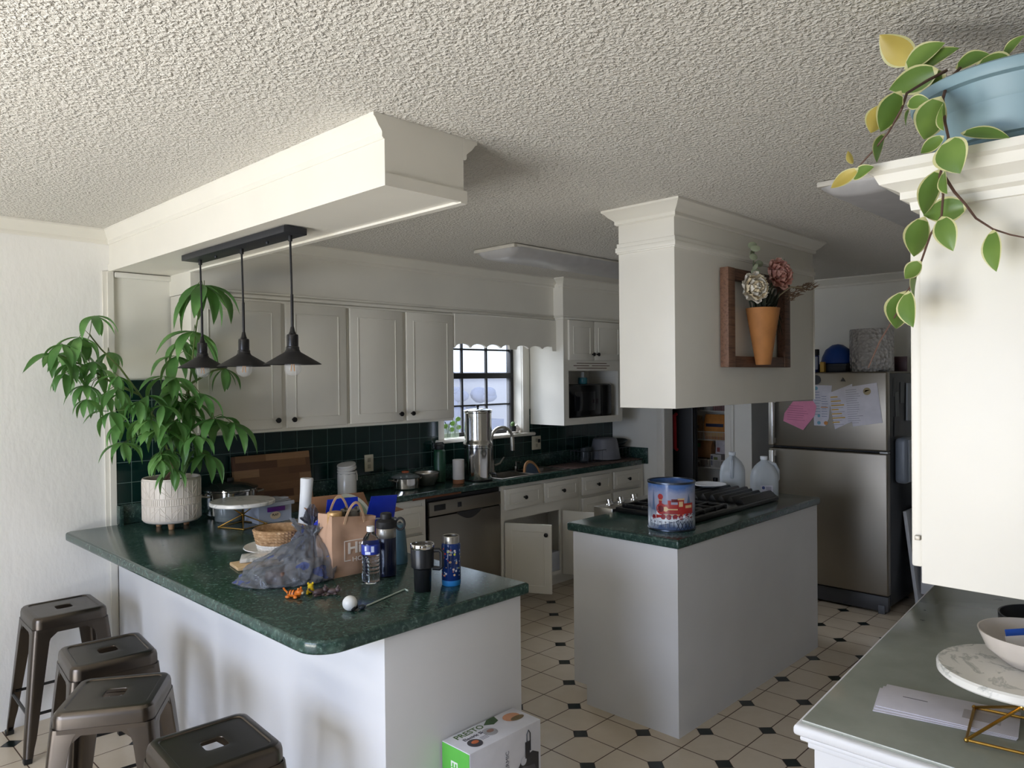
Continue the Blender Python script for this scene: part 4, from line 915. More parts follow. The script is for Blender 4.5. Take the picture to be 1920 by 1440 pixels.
# plate and jugs
solo('paper_plate', MB().lathe([(0, 0), (.072, 0), (.095, .012), (.105, .013), (.104, .016), (.094, .015), (.071, .004), (0, .003)], 48), M('e4e6ea', .5), 'white paper plate lying at the back of the cooktop', 'plate', (4.14, 2.335, TOP+.0635))
JUG = clear('milky_jug_plastic', 'd6dee4', .66, .3)
def jug(label, x, y, rz, lab):
    t = thing('water_jug', label, 'jug', (x, y, TOP), rz, group=None)
    def ring(z, w, e=.35):
        L = []
        for i in range(32):
            a = 2*PI*i/32; c, s = math.cos(a), math.sin(a); L.append((w*abs(c)**(1-e)*(1 if c > 0 else -1), w*abs(s)**(1-e)*(1 if s > 0 else -1), z))
        return L
    loops = [ring(z, w, e) for z, w, e in ((0, .066, .4), (.004, .074, .4), (.012, .077, .4), (.10, .078, .4), (.135, .077, .35), (.165, .071, .25), (.195, .055, .1), (.215, .036, 0), (.226, .022, 0), (.232, .019, 0), (.240, .019, 0))]
    build('body', MB().loft(loops), JUG, t, world=False, angle=70)
    build('cap', MB().cyl(.022, .236, .256, 24, .002), M('dfe3e6', .45), t, world=False)
    build('handle', MB().tube([(.02, 0, .222), (.062, 0, .205), (.080, 0, .17), (.080, 0, .12), (.07, 0, .10)], .012, 10), JUG, t, world=False)
    if lab:
        lb = MB(); W = wall_m((0, -.0792, .05), (0, -1, 0)); poly(lb, rect(-.038, .032, -.03, .04), W); l = build('label', lb, M('cfd0dc', .5), t, world=False)
        lb = MB(); W = wall_m((0, -.0800, .05), (0, -1, 0)); disc(lb, (-.022, .026), .009, W); build('emblem', lb, M('3a4a86', .5), l, world=False)
        lb = MB(); disc(lb, (-.022, -.016), .009, W); disc(lb, (-.006, -.013), .008, W); disc(lb, (-.014, -.022), .008, W); build('fruit_print', lb, M('b04a48', .5), l, world=False)
        lb = MB(); [poly(lb, rect(.016+.003*k, .0175+.003*k, -.018, .006), W) for k in range(4)]; [poly(lb, rect(-.008, .024, .016+.006*k, .0185+.006*k), W) for k in range(3)]; build('print', lb, M('5a5a70', .5), l, world=False)
    return t
jug('translucent water jug without a label beside the cooktop, left of its pair', 4.395, 2.31, math.radians(205), False)
jug('translucent water jug with a small printed label at the island end', 4.285, 2.045, math.radians(-52), True)
# wall planter on the hanging cabinet
PY = 1.7935
t = thing('wall_planter', 'wooden wall frame holding an orange cone vase on the hanging cabinet', 'wall planter', (3.68, PY, 1.70))
DW = wood('dark_frame_wood', '3a261c', '6b4a38', 2, .6, (0, PI/2, 0)); OW = wood('frame_wood', '5c4032', '86634e', 2, .6, (0, PI/2, 0))
build('frame_side', MB().box(3.300, 3.370, PY-.045, PY, 1.70, 2.185, .003), OW, t); build('frame_side', MB().box(3.925, 3.995, PY-.045, PY, 1.70, 2.185, .003), DW, t)
build('frame_rail', MB().box(3.371, 3.924, PY-.04, PY, 1.70, 1.755, .003), DW, t); build('frame_rail', MB().box(3.371, 3.924, PY-.04, PY, 2.13, 2.185, .003), DW, t)
OR = M('b57a44', .7, var=.12)
vx = 3.585
build('cone_vase', MB().lathe([(.0, 0), (.034, 0), (.037, .004), (.082, .285), (.077, .285), (.03, .01), (0, .01)], 28, T(vx, PY-.083, 1.712) @ Matrix.Diagonal((1.15, .98, 1, 1))), OR, t)
def flower(name, label, c, R, n_rows, cols, aimv, core, loc):
    t = thing(name, label, 'flower', loc)
    M0 = aim(c, aimv); rr = random.Random(5)
    for q, col in enumerate(cols):
        m = MB()
        for k in range(n_rows):
            if k % len(cols) != q: continue
            npet = 9-k if k < 5 else 4; tilt = math.radians(10+70*k/(n_rows-1)); L = R*(1-.5*k/(n_rows-1))
            for i in range(npet):
                a = 2*PI*i/npet+k*.6+rr.uniform(-.15, .15); mp = M0 @ RZ(a) @ RY(-tilt)
                b = bmesh.new(); nu, nv = 6, 6; V = []
                for iu in range(nu+1):
                    row = []
                    for iv in range(nv+1):
                        u = iu/nu; v = iv/nv-.5; w = R*.62*math.sin(PI*(.12+.80*u)**.8)**.7; rip = .09*R*math.sin(v*14+k)*u*u
                        row.append(b.verts.new(mp @ Vector((L*u*(1-.12*abs(v)), v*w*1.5, R*.30*(u-.45)**2*2+R*.5*v*v-.0+rip+R*.03*k))))
                    V.append(row)
                for iu in range(nu):
                    for iv in range(nv): b.faces.new((V[iu][iv], V[iu+1][iv], V[iu+1][iv+1], V[iu][iv+1]))
                m._merge(b)
        build('petal', m, leafmat('petal_'+col, col, col, col, .7), t, angle=80)
    build('centre', MB().sphere((0, 0, 0), (R*.16, R*.16, R*.12), 12, 8).xform(M0 @ T(0, 0, R*.18)), M(core, .8), t)
    build('stem', MB().tube([c, Vector(c)*.5+Vector((vx, PY-.07, 2.0))*.5, (vx, PY-.072, 1.90)], .004, 6), M('3a4a2c', .7), t)
    return t
flower('white_peony', 'large cream white artificial peony on the left of the cone vase', (3.425, PY-.10, 2.085), .085, 7, ('f2eee4', 'f4e6c8'), (-.45, -1, .05), 'b08a3a', (3.425, PY-.10, 2.0))
flower('pink_peony', 'dusty pink artificial peony above the cone vase', (3.690, PY-.10, 2.170), .092, 7, ('ecbcae', 'dea698'), (-.3, -1, .2), '9a5a4c', (3.69, PY-.10, 2.1))
def sprig(name, label, pts, leaves, col, loc, lr=(.026, .004, .018)):
    t = thing(name, label, 'sprig', loc)
    build('stem', MB().tube(pts, .0032, 6), M('4a5138', .7), t)
    m = MB()
    for (x, y, z, rx, rz) in leaves: m.sphere((0, 0, 0), lr, 10, 6, mtx=T(x, y, z) @ RZ(rz) @ RX(rx))
    build('leaves', m, M(col, .7, var=.15), t); return t
rr = random.Random(2)
sprig('eucalyptus_sprig', 'pale eucalyptus sprig rising behind the two artificial peonies', [(3.56, PY-.06, 1.98), (3.505, PY-.07, 2.15), (3.50, PY-.08, 2.285)], [(3.50+rr.uniform(-.05, .05), PY-.08+rr.uniform(-.02, .01), 2.13+.022*k, rr.uniform(-.8, .8), rr.uniform(-1, 1)) for k in range(9)], '8f967c', (3.56, PY-.06, 2.0))
sprig('eucalyptus_sprig', 'short eucalyptus tip showing at the right of the pink peony', [(3.62, PY-.05, 2.0), (3.80, PY-.06, 2.16), (3.875, PY-.07, 2.26)], [(3.875+rr.uniform(-.03, .03), PY-.07, 2.20+.02*k, rr.uniform(-.6, .6), rr.uniform(-1, 1)) for k in range(4)], '7b836b', (3.8, PY-.05, 2.0))
t = thing('dried_grass', 'dried tan grass plume arching out to the right of the cone vase', 'grass', (3.76, PY-.08, 2.04))
build('stem', MB().tube([(3.63, PY-.09, 1.99), (3.70, PY-.12, 2.07), (3.78, PY-.14, 2.115), (3.90, PY-.15, 2.12)], .004, 6), M('b7a88a', .7), t)
m = MB(); rr = random.Random(4)
for k in range(90):
    f = k/90; x = 3.76+.31*f; z = 2.055+.085*math.sin(f*1.5)+rr.uniform(-.02, .02); y = PY-.13+rr.uniform(-.025, .025)
    m.tube([(x, y, z), (x+.05, y+rr.uniform(-.01, .01), z+.012+rr.uniform(-.01, .012))], [.0035, .0008], 4)
build('plume', m, M('8d7460', .9), t)
t = thing('greenery', 'dark trailing greenery filling the mouth of the cone vase', 'greenery', (3.70, PY-.07, 2.03))
m = MB(); rr = random.Random(9)
for k in range(70):
    a = rr.uniform(-1, 1); p0 = Vector((vx+a*.065, PY-.08+rr.uniform(-.03, .03), 1.985)); p1 = p0+Vector((a*.07+rr.uniform(-.03, .03), rr.uniform(-.05, .02), rr.uniform(.02, .13))); p1.y = min(p1.y, PY-.012)
    m.tube([p0, (p0+p1)/2+Vector((0, -.008, .01)), p1], [.003, .006, .001], 5)
for k in range(22):
    p0 = Vector((vx+.07, PY-.08, 1.99)); p1 = p0+Vector((rr.uniform(.0, .10), rr.uniform(-.04, .03), rr.uniform(-.13, .0))); m.tube([p0, (p0+p1)/2+Vector((.01, -.01, .02)), p1], [.002, .004, .001], 5)
build('foliage', m, M('2a3024', .8), t)

# ================================================================ FRIDGE AND PANTRY
FX, FY0, FY1, FT = 5.43, 1.706, 2.555, 1.676
t = thing('refrigerator', 'stainless top-freezer refrigerator covered with papers, beside the island', 'refrigerator', (5.8, 2.13, 0))
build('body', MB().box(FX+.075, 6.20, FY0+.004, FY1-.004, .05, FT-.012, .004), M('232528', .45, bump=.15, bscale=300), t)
build('freezer_door', MB().box(FX, FX+.068, FY0, FY1, 1.125, FT, .012, 3), STEELD, t)
build('fridge_door', MB().box(FX, FX+.068, FY0, FY1, .13, 1.112, .012, 3), STEELD, t)
build('gasket', MB().box(FX+.066, FX+.078, FY0+.008, FY1-.008, .14, FT-.01), BLACK, t)
for z0, z1 in ((1.135, 1.50), (.62, 1.10)):
    build('handle', MB().box(FX-.052, FX-.022, FY1-.062, FY1-.022, z0, z1, .008, 3).box(FX-.03, FX+.002, FY1-.058, FY1-.026, z0+.01, z0+.05).box(FX-.03, FX+.002, FY1-.058, FY1-.026, z1-.05, z1-.01), steel('handle_steel', 'd6d4ce', .25), t)
build('grille', MB().box(FX+.03, FX+.075, FY0+.01, FY1-.01, .015, .12, .004), M('3a3b3e', .5), t)
for y in (FY0+.03, FY1-.07): build('foot', MB().box(FX+.02, FX+.07, y, y+.045, 0, .06, .004), M('55575c', .5), t)
build('hinge', MB().box(FX+.015, FX+.09, FY0+.01, FY0+.06, FT, FT+.012, .003), BLACK, t); build('hinge', MB().box(FX-.002, FX+.05, FY0-.002, FY0+.05, 1.112, 1.125), M('9a9a98', .4, .5), t)
FM = FX-.0015
def sheet(name, label, cat, pts, col, deco=None, x=FM, lift=0.0):
    t = thing(name, label, cat, (x-lift, pts[0][0], pts[0][1]))
    W = Matrix(((0, 0, -1, x-lift), (-1, 0, 0, 0), (0, 1, 0, 0), (0, 0, 0, 1)))
    build('sheet', MB().prism([(-p[0], p[1]) for p in pts], 0, .0008, mtx=W), M(col, .7), t)
    for c, nm, shapes in (deco or []):
        m = MB()
        for s in shapes: m.prism([(-p[0], p[1]) for p in s], .0009, .0013, mtx=W)
        build(nm, m, M(c, .7), t)
    return t
def tilt(y0, z0, a, L):  # local (u right, v up) -> (y, z) on the fridge front
    c, s = math.cos(a), math.sin(a); return [[(y0-(u*c-v*s), z0+(u*s+v*c)) for u, v in P] for P in L]
lines = lambda u0, u1, v0, nn, dv, h=.003, rs=3: [rect(u0, u0+(u1-u0)*random.Random(rs+i).uniform(.6, 1), v0-dv*i, v0-dv*i+h) for i in range(nn)]
sheet('pink_note', 'crumpled pink paper note on the freezer door', 'paper', [(2.435, 1.315), (2.425, 1.375), (2.36, 1.462), (2.21, 1.468), (2.185, 1.43), (2.20, 1.36), (2.285, 1.252)], 'e490ae', [('b0607f', 'writing', tilt(2.40, 1.43, -.05, lines(0, .17, 0, 7, .017)))], lift=.003)
sheet('printed_card', 'colourful printed card with doodles between the pink note and the letters', 'paper', [(2.215, 1.585), (2.075, 1.58), (2.10, 1.34), (2.125, 1.288), (2.205, 1.29)], 'c9c8d2', [('5a6b8a', 'print', tilt(2.21, 1.53, 0, lines(0.01, .06, 0, 9, .02))+tilt(2.15, 1.50, 0, lines(0, .05, -.0, 9, .018))), ('c98848', 'accent', tilt(2.155, 1.42, 0, [rect(0, .05, 0, .006)])+tilt(2.12, 1.31, 0, [circ(0, 0, .014)])), ('6f9fb5', 'doodle', tilt(2.17, 1.31, 0, [circ(0, 0, .013), circ(-.02, .25, .014), circ(.0, .05, .01)]))])
sheet('letter', 'white letter with yellow highlighted lines on the freezer door', 'paper', [(2.105, 1.523), (1.935, 1.592), (1.93, 1.33), (2.055, 1.268)], 'cfcdd6', [('c9a040', 'highlight', tilt(2.085, 1.492, .08, [rect(0, .05+.02*(i % 3), -.03*i, -.03*i+.008) for i in range(7)])), ('8a8898', 'print', tilt(2.085, 1.477, .08, lines(0, .10, 0, 7, .03)))], lift=.002)
sheet('letter', 'white printed letter with a round drawing, overlapping the highlighted letter', 'paper', [(1.990, 1.565), (1.770, 1.600), (1.735, 1.325), (1.93, 1.292)], 'd3d1d9', [('8f8d9a', 'print', tilt(1.985, 1.545, .08, lines(0.005, .11, 0, 16, .0155, .003))), ('a89a78', 'drawing', tilt(1.835, 1.54, 0, [circ(0, 0, .026, 20)])), ('d3d1d9', 'drawing', tilt(1.835, 1.54, 0, [])), ('6b4a30', 'bird_drawing', tilt(1.835, 1.54, .3, [[(-.02, -.004), (.02, .004), (-.008, .012)]]))], lift=.004)
def magnet(label, y, z, r, col, name='fridge_magnet', tri=False):
    m = MB(); W = Matrix(((0, 0, -1, FM), (-1, 0, 0, 0), (0, 1, 0, 0), (0, 0, 0, 1)))
    if tri: m.prism([(-y-r, z-r*.6), (-y+r, z-r*.6), (-y, z+r)], 0, .006, .001, mtx=W)
    else: disc(m, (-y, z), r, W, 28, .005)
    o = build(name, m, M(col, .4)); tag(o, label, 'magnet'); return o
magnet('round black magnet at the top left of the freezer door', 2.188, 1.622, .034, '2a2a2e')
magnet('small dark triangular magnet near the top of the freezer door', 1.998, 1.620, .017, '24211f', tri=True)
# papers and dispenser on the fridge side (facing -Y)
def side_sheet(label, x0, x1, z0, z1, col, a=0.0, y=FY0+.0025, th=.001):
    m = MB().box(-(x1-x0)/2, (x1-x0)/2, -th, 0, -(z1-z0)/2, (z1-z0)/2); m.xform(RY(a))
    return solo('side_note', m, M(col, .7), label, 'paper', ((x0+x1)/2, y, (z0+z1)/2))
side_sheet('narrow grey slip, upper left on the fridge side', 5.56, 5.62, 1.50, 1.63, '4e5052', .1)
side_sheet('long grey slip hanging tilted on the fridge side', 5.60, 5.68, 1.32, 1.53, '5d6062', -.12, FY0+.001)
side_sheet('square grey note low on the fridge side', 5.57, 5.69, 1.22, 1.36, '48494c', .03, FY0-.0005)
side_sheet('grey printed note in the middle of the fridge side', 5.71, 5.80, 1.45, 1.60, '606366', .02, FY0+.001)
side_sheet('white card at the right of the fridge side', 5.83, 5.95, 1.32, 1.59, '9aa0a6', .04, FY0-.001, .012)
t = thing('cup_dispenser', 'grey plastic dispenser box fixed to the fridge side', 'dispenser', (5.70, FY0-.05, .90))
build('case', MB().box(5.575, 5.83, FY0-.085, FY0+.0035, .895, 1.215, .03, 4), M('6f7680', .4), t); build('front_panel', MB().box(5.60, 5.69, FY0-.088, FY0-.08, .91, 1.2, .003), M('8b929c', .3), t)
# things on the fridge
FTZ = FT+.0006
n = NT('bubble_wrap'); vo = n.voronoi(42)[0]; n.set(color='d4d0cc', rough=.1, alpha=.85, spec=.9); n.bump(vo, 1.0, .03)
solo('bubble_wrap', MB().lathe([(.03, 0), (.145, 0), (.148, .01), (.146, .30), (.142, .308), (.03, .305), (.03, 0)], 48), n.m, 'fat roll of bubble wrap standing on top of the refrigerator', 'roll', (5.70, 1.895, FTZ))
solo('blue_bowl', MB().lathe([(0, .0), (.112, .0), (.118, .006), (.110, .05), (.085, .105), (.04, .14), (0, .148), (0, .142), (.08, .10), (.105, .01), (0, .006)], 40), M('123f8a', .3), 'dark blue bowl turned upside down on top of the refrigerator', 'bowl', (5.70, 2.135, FTZ+.062))
t = thing('shoe_box', 'low dark box under the blue bowl on top of the refrigerator', 'box', (5.68, 2.16, FTZ))
build('body', MB().box(-.13, .13, -.14, .14, 0, .055, .004), M('181a1f', .6), t, world=False); build('lid', MB().box(-.134, .134, -.144, .144, .045, .061, .003), M('22262d', .6), t, world=False)
t = thing('spray_bottle', 'small dark bottle with a black cap and pale label on the refrigerator', 'bottle', (5.53, 2.235, FTZ))
build('body', MB().cyl(.027, 0, .125, 22, .004), M('14205a', .3), t, world=False); build('cap', MB().cyl(.029, .125, .17, 22, .003), BLACK, t, world=False)
m = MB(); cyl_poly(m, .0275, math.atan2(-2.235, -5.53), rect(-.008, .02, .02, .115)); build('label', m, M('9a9fae', .5), t, world=False)
solo('blue_tin', MB().cyl(.035, 0, .12, 22, .004), M('10205e', .35), 'navy tin at the left behind the black capped bottle on the refrigerator', 'tin', (5.60, 2.36, FTZ))
solo('mustard_box', MB().box(-.02, .02, -.015, .015, 0, .075, .003), M('b08a34', .6), 'small mustard yellow box in front of the blue bowl', 'box', (5.495, 2.165, FTZ))
solo('blue_pen', MB().tube([(-.01, -.07, .008), (.01, .07, .03)], .007, 8), M('1d3f86', .4), 'blue marker lying at the front edge of the refrigerator top', 'pen', (5.46, 2.27, FTZ))
solo('photo_frame', MB().box(-.004, .004, -.05, .05, 0, .11, .002), M('4a2f33', .5), 'small dark red frame behind the bubble wrap roll', 'frame', (5.90, 1.765, FTZ))
# board leaning beside the fridge, base cabinet further on
solo('leaning_board', MB().box(-.012, .012, -.30, .30, 0, .66, .003), M('c4c6ca', .5), 'white board leaning against the side of the refrigerator', 'board', (5.74, 1.37, .003), rot=(0, math.radians(-1.5), 0)) if False else None
m = MB().box(0, .30, -.012, .012, 0, .68, .003)
solo('leaning_board', m, M('c9cbce', .5), 'white board leaning against the side of the refrigerator', 'board', (5.745, 1.612, .004), rot=(math.radians(-7), 0, 0))
t = thing('base_cabinet', 'white base cabinet low on the right beyond the glass-topped counter', 'cabinet', (5.9, 1.1, 0))
build('carcass', MB().box(5.78, 6.24, .70, 1.60, .1, .87, .002).box(5.85, 6.24, .70, 1.58, 0, .1), COOLW, t)
for a, b in ((1.16, 1.575), (.74, 1.13)):
    m = MB().box(5.76, 5.78, a, b, .14, .84, .004)
    for (u0, u1, v0, v1) in ((a+.06, b-.06, .20, .212), (a+.06, b-.06, .77, .782), (a+.06, a+.072, .2, .78), (b-.072, b-.06, .2, .78)): m.box(5.756, 5.764, u0, u1, v0, v1, .002)
    d = build('door', m, COOLW, t)
# pantry: black freezer with red handle, shelves of food
t = thing('upright_freezer', 'black upright freezer with a red handle inside the pantry', 'freezer', (6.0, 3.75, 0))
build('body', MB().box(6.0, 6.05, 3.515, 4.0, 0, 1.75, .01), M('17181a', .4), t); build('door', MB().box(5.955, 5.998, 3.515, 4.0, .04, 1.75, .01), M('1b1b1d', .4), t)
build('handle', MB().tube([(5.955, 3.685, 1.31), (5.925, 3.685, 1.30), (5.925, 3.68, 1.0), (5.955, 3.68, .985)], .017, 10), M('b3202a', .5), t)
t = thing('pantry_rack', 'white wire rack of shelves holding food in the pantry', 'rack', (6.4, 3.57, 0))
m = MB(); shelfz = (.60, .80, 1.06, 1.33)
for z in shelfz[1:]:
    for zz in (z, z+.075):
        m.tube([(6.27, 3.30, zz), (6.27, 3.80, zz)], .004, 6)
    for i in range(33): y = 3.305+.015*i; m.tube([(6.27, y, z), (6.27, y, z+.075)], .002, 5)
    m.box(6.265, 6.42, 3.30, 3.80, z-.004, z)
m.box(6.265, 6.42, 3.30, 3.80, shelfz[0]-.012, shelfz[0])
for y in (3.30, 3.80): m.box(6.40, 6.42, y-.012, y+.012, 0, 1.9)
build('shelf', m, M('c4bfb4', .5), t)
def pk(name, label, y, z, w, h, col, extra=None, d=.04, bulge=True):
    t = thing(name, label, 'packet', (6.34, y+.28, z+.0006))
    m = MB()
    if bulge: m.loft([[(-d*s*.9, -w/2, zz), (-d*s*.9, w/2, zz), (d*s*.9, w/2, zz), (d*s*.9, -w/2, zz)] for zz, s in ((0, .6), (h*.3, 1), (h*.7, .9), (h, .15))])
    else: m.box(-d, d, -w/2, w/2, 0, h, .002)
    build('packet', m, M(col, .45, var=.2), t, world=False)
    for c, (y0, y1, z0, z1) in (extra or []):
        build('print', MB().box(-d-.002, -d+.01, y0, y1, z0, z1, .002), M(c, .5), t, world=False)
pk('snack_bag', 'orange and yellow snack bag with a dark blue band on the middle pantry shelf', 3.21, 1.06, .22, .235, 'c07e3c', [('1c2440', (-.09, .09, .12, .15)), ('d8a860', (-.09, .09, .03, .08))])
pk('snack_bag', 'tan snack bag at the left of the middle pantry shelf', 3.43, 1.06, .13, .22, 'a98a60', [('2b3040', (-.05, .05, .10, .13))])
pk('coffee_bag', 'brown paper bag with a green oval on the lower pantry shelf', 3.36, .885, .22, .16, '94683f', [('3f7a3c', (.0, .07, .10, .135))])
pk('recipe_box', 'white carton with small pictures on the lower pantry shelf', 3.20, .80, .11, .125, 'b8b4ae', [('6a7040', (-.02, .02, .07, .10)), ('50506a', (.03, .05, .02, .11))], bulge=False)
pk('clear_bag', 'dark clear bag at the left of the lower pantry shelf', 3.40, .80, .15, .085, '5a4338', [('c8c4c0', (-.03, .0, .04, .06))])
pk('white_box', 'white box standing behind the packets of the lower pantry shelf', 3.135, .93, .13, .12, 'c4bec2', [('8a4a48', (.02, .05, .02, .06))], bulge=False)
solo('honey_jar', MB().cyl(.033, 0, .09, 18, .005).cyl(.028, .09, .115, 16), M('c48a28', .3), 'amber jar at the right of the lower pantry shelf', 'jar', (6.335, 3.36, .8006))
pk('red_box', 'dark red box on the top pantry shelf', 3.12, 1.33, .2, .14, '6a1c22', bulge=False)
pk('tin_can', 'row of pale tins at the left of the top pantry shelf', 3.36, 1.33, .22, .10, '9a948c', [('40404a', (-.06, .0, .01, .09))], bulge=False)
t = thing('vitamin_bottle', 'small dark green bottle with black cap on the pantry shelf board', 'bottle', (6.31, 3.49, .6006))
build('body', MB().cyl(.032, 0, .07, 20, .006), M('16331f', .3), t, world=False); build('cap', MB().cyl(.022, .07, .105, 18, .003), BLACK, t, world=False)
# ================================================================ PLANTS
CL = [(1.58, 3.70, 2.145, 0.22), (1.597, 3.671, 2.135, 0.25), (1.555, 3.699, 1.907, 0.2), (1.513, 3.813, 1.788, 0.17), (1.413, 3.704, 1.686, 0.16), (1.334, 3.706, 1.593, 0.15), (1.541, 3.786, 1.565, 0.17), (1.63, 3.651, 1.472, 0.19), (1.542, 3.725, 1.492, 0.16), (1.363, 3.673, 1.428, 0.14), (1.6, 3.801, 1.313, 0.17), (1.429, 3.74, 1.327, 0.14), (1.242, 3.822, 1.602, 0.16), (1.212, 3.725, 1.687, 0.13), (1.158, 3.871, 1.974, 0.13), (1.093, 3.871, 1.871, 0.16), (0.985, 3.862, 1.794, 0.16), (1.146, 3.874, 1.757, 0.13), (1.261, 4.001, 1.808, 0.13), (1.107, 3.844, 1.647, 0.12), (1.092, 4.009, 1.806, 0.14), (1.031, 3.878, 1.702, 0.13), (1.231, 3.997, 1.603, 0.12), (1.218, 3.852, 1.518, 0.13), (1.267, 3.852, 1.47, 0.15), (1.217, 3.69, 1.379, 0.13), (1.343, 3.734, 1.495, 0.16), (1.508, 3.859, 1.646, 0.16), (1.384, 3.659, 1.546, 0.15), (1.446, 3.662, 1.467, 0.16), (1.377, 3.67, 1.313, 0.11), (1.173, 3.855, 1.721, 0.14), (1.151, 3.964, 1.857, 0.12), (1.763, 3.826, 1.727, 0.14), (1.498, 3.685, 1.406, 0.16), (1.289, 3.682, 1.569, 0.12), (1.546, 3.833, 1.862, 0.16)]
BR = [
[(1.504, 3.9, 1.143), (1.508, 3.88, 1.24), (1.523, 3.86, 1.348)] ,
[(1.508, 3.88, 1.24), (1.446, 3.86, 1.434), (1.352, 3.86, 1.596), (1.264, 3.86, 1.727), (1.188, 3.88, 1.816), (1.139, 3.88, 1.883)] ,
[(1.509, 3.88, 1.267), (1.557, 3.84, 1.456), (1.572, 3.8, 1.645), (1.574, 3.76, 1.806), (1.585, 3.73, 1.966), (1.609, 3.7, 2.125)] ,
[(1.352, 3.86, 1.596), (1.239, 3.86, 1.65), (1.13, 3.88, 1.727), (1.008, 3.88, 1.788)] ,
[(1.523, 3.86, 1.348), (1.572, 3.78, 1.43), (1.641, 3.72, 1.469)] ,
[(1.496, 3.88, 1.16), (1.449, 3.84, 1.301), (1.423, 3.8, 1.385), (1.359, 3.76, 1.481)] ,
[(1.572, 3.8, 1.645), (1.694, 3.8, 1.713), (1.775, 3.82, 1.727)] ,
[(1.509, 3.88, 1.267), (1.469, 3.8, 1.435), (1.462, 3.75, 1.594)] ,
]
HL = [
((1.762, 0.497, 2.327), (1.75, 0.555, 2.399), 0.5, 1) ,
((1.764, 0.516, 2.322), (1.752, 0.44, 2.346), 0.5, 0) ,
((1.769, 0.512, 2.305), (1.757, 0.417, 2.329), 0.45, 0) ,
((1.703, 0.367, 2.271), (1.691, 0.303, 2.238), 0.5, 0) ,
((1.767, 0.419, 2.296), (1.755, 0.359, 2.3), 0.5, 0) ,
((1.736, 0.328, 2.279), (1.724, 0.293, 2.306), 0.5, 0) ,
((1.707, 0.434, 2.281), (1.695, 0.517, 2.263), 0.5, 0) ,
((1.736, 0.427, 2.276), (1.724, 0.499, 2.271), 0.45, 0) ,
((1.56, 0.461, 2.206), (1.548, 0.492, 2.138), 0.5, 0) ,
((1.552, 0.493, 2.186), (1.54, 0.509, 2.136), 0.55, 1) ,
((1.58, 0.497, 2.137), (1.568, 0.508, 2.084), 0.5, 0) ,
((1.585, 0.459, 2.186), (1.573, 0.418, 2.177), 0.5, 0) ,
((1.553, 0.445, 2.164), (1.541, 0.447, 2.131), 0.5, 0) ,
((1.578, 0.397, 2.183), (1.566, 0.421, 2.111), 0.6, 0) ,
((1.564, 0.389, 2.167), (1.552, 0.386, 2.114), 0.6, 0) ,
((1.555, 0.38, 2.094), (1.543, 0.36, 2.029), 0.7, 0) ,
((1.56, 0.388, 2.102), (1.548, 0.421, 2.077), 0.45, 0) ,
((1.6, 0.371, 2.112), (1.588, 0.297, 2.084), 0.3, 0) ,
((1.581, 0.398, 2.048), (1.569, 0.423, 1.97), 0.4, 0) ,
((1.552, 0.387, 2.035), (1.54, 0.379, 1.993), 0.6, 0) ,
((1.6, 0.359, 1.974), (1.588, 0.425, 1.966), 0.55, 0) ,
((1.552, 0.391, 1.952), (1.54, 0.371, 1.889), 0.45, 0) ,
((1.575, 0.425, 1.961), (1.563, 0.44, 1.891), 0.55, 0) ,
((1.562, 0.428, 1.874), (1.55, 0.451, 1.845), 0.6, 0) ,
((1.581, 0.439, 1.862), (1.569, 0.442, 1.81), 0.55, 0) ,
((1.584, 0.461, 1.823), (1.572, 0.475, 1.755), 0.6, 0) ,
((1.568, 0.453, 1.821), (1.556, 0.442, 1.755), 0.5, 0) ,
((1.6, 0.319, 1.924), (1.588, 0.312, 1.851), 0.4, 0) ,
((1.561, 0.541, 2.073), (1.549, 0.587, 2.043), 0.35, 1) ,
((1.553, 0.549, 2.081), (1.541, 0.554, 2.104), 0.5, 1) ,
((1.571, 0.557, 2.057), (1.559, 0.515, 2.068), 0.5, 0) ,
]
HV = [
[(1.74, 0.403, 2.284), (1.68, 0.41, 2.245), (1.62, 0.405, 2.191), (1.59, 0.394, 2.135), (1.58, 0.386, 2.103), (1.575, 0.392, 2.061), (1.575, 0.4, 2.032), (1.575, 0.394, 1.996), (1.575, 0.397, 1.957), (1.575, 0.416, 1.924), (1.575, 0.432, 1.876), (1.575, 0.447, 1.836), (1.575, 0.458, 1.819), (1.575, 0.478, 1.776), (1.575, 0.508, 1.725), (1.575, 0.53, 1.673)] ,
[(1.72, 0.423, 2.279), (1.66, 0.441, 2.248), (1.6, 0.463, 2.212), (1.57, 0.464, 2.173), (1.57, 0.489, 2.133), (1.57, 0.514, 2.107), (1.57, 0.542, 2.081), (1.57, 0.557, 2.057)] ,
[(1.59, 0.396, 2.035), (1.6, 0.381, 2.003), (1.6, 0.363, 1.977), (1.6, 0.346, 1.948), (1.6, 0.319, 1.924), (1.6, 0.292, 1.91), (1.6, 0.26, 1.898)] ,
]

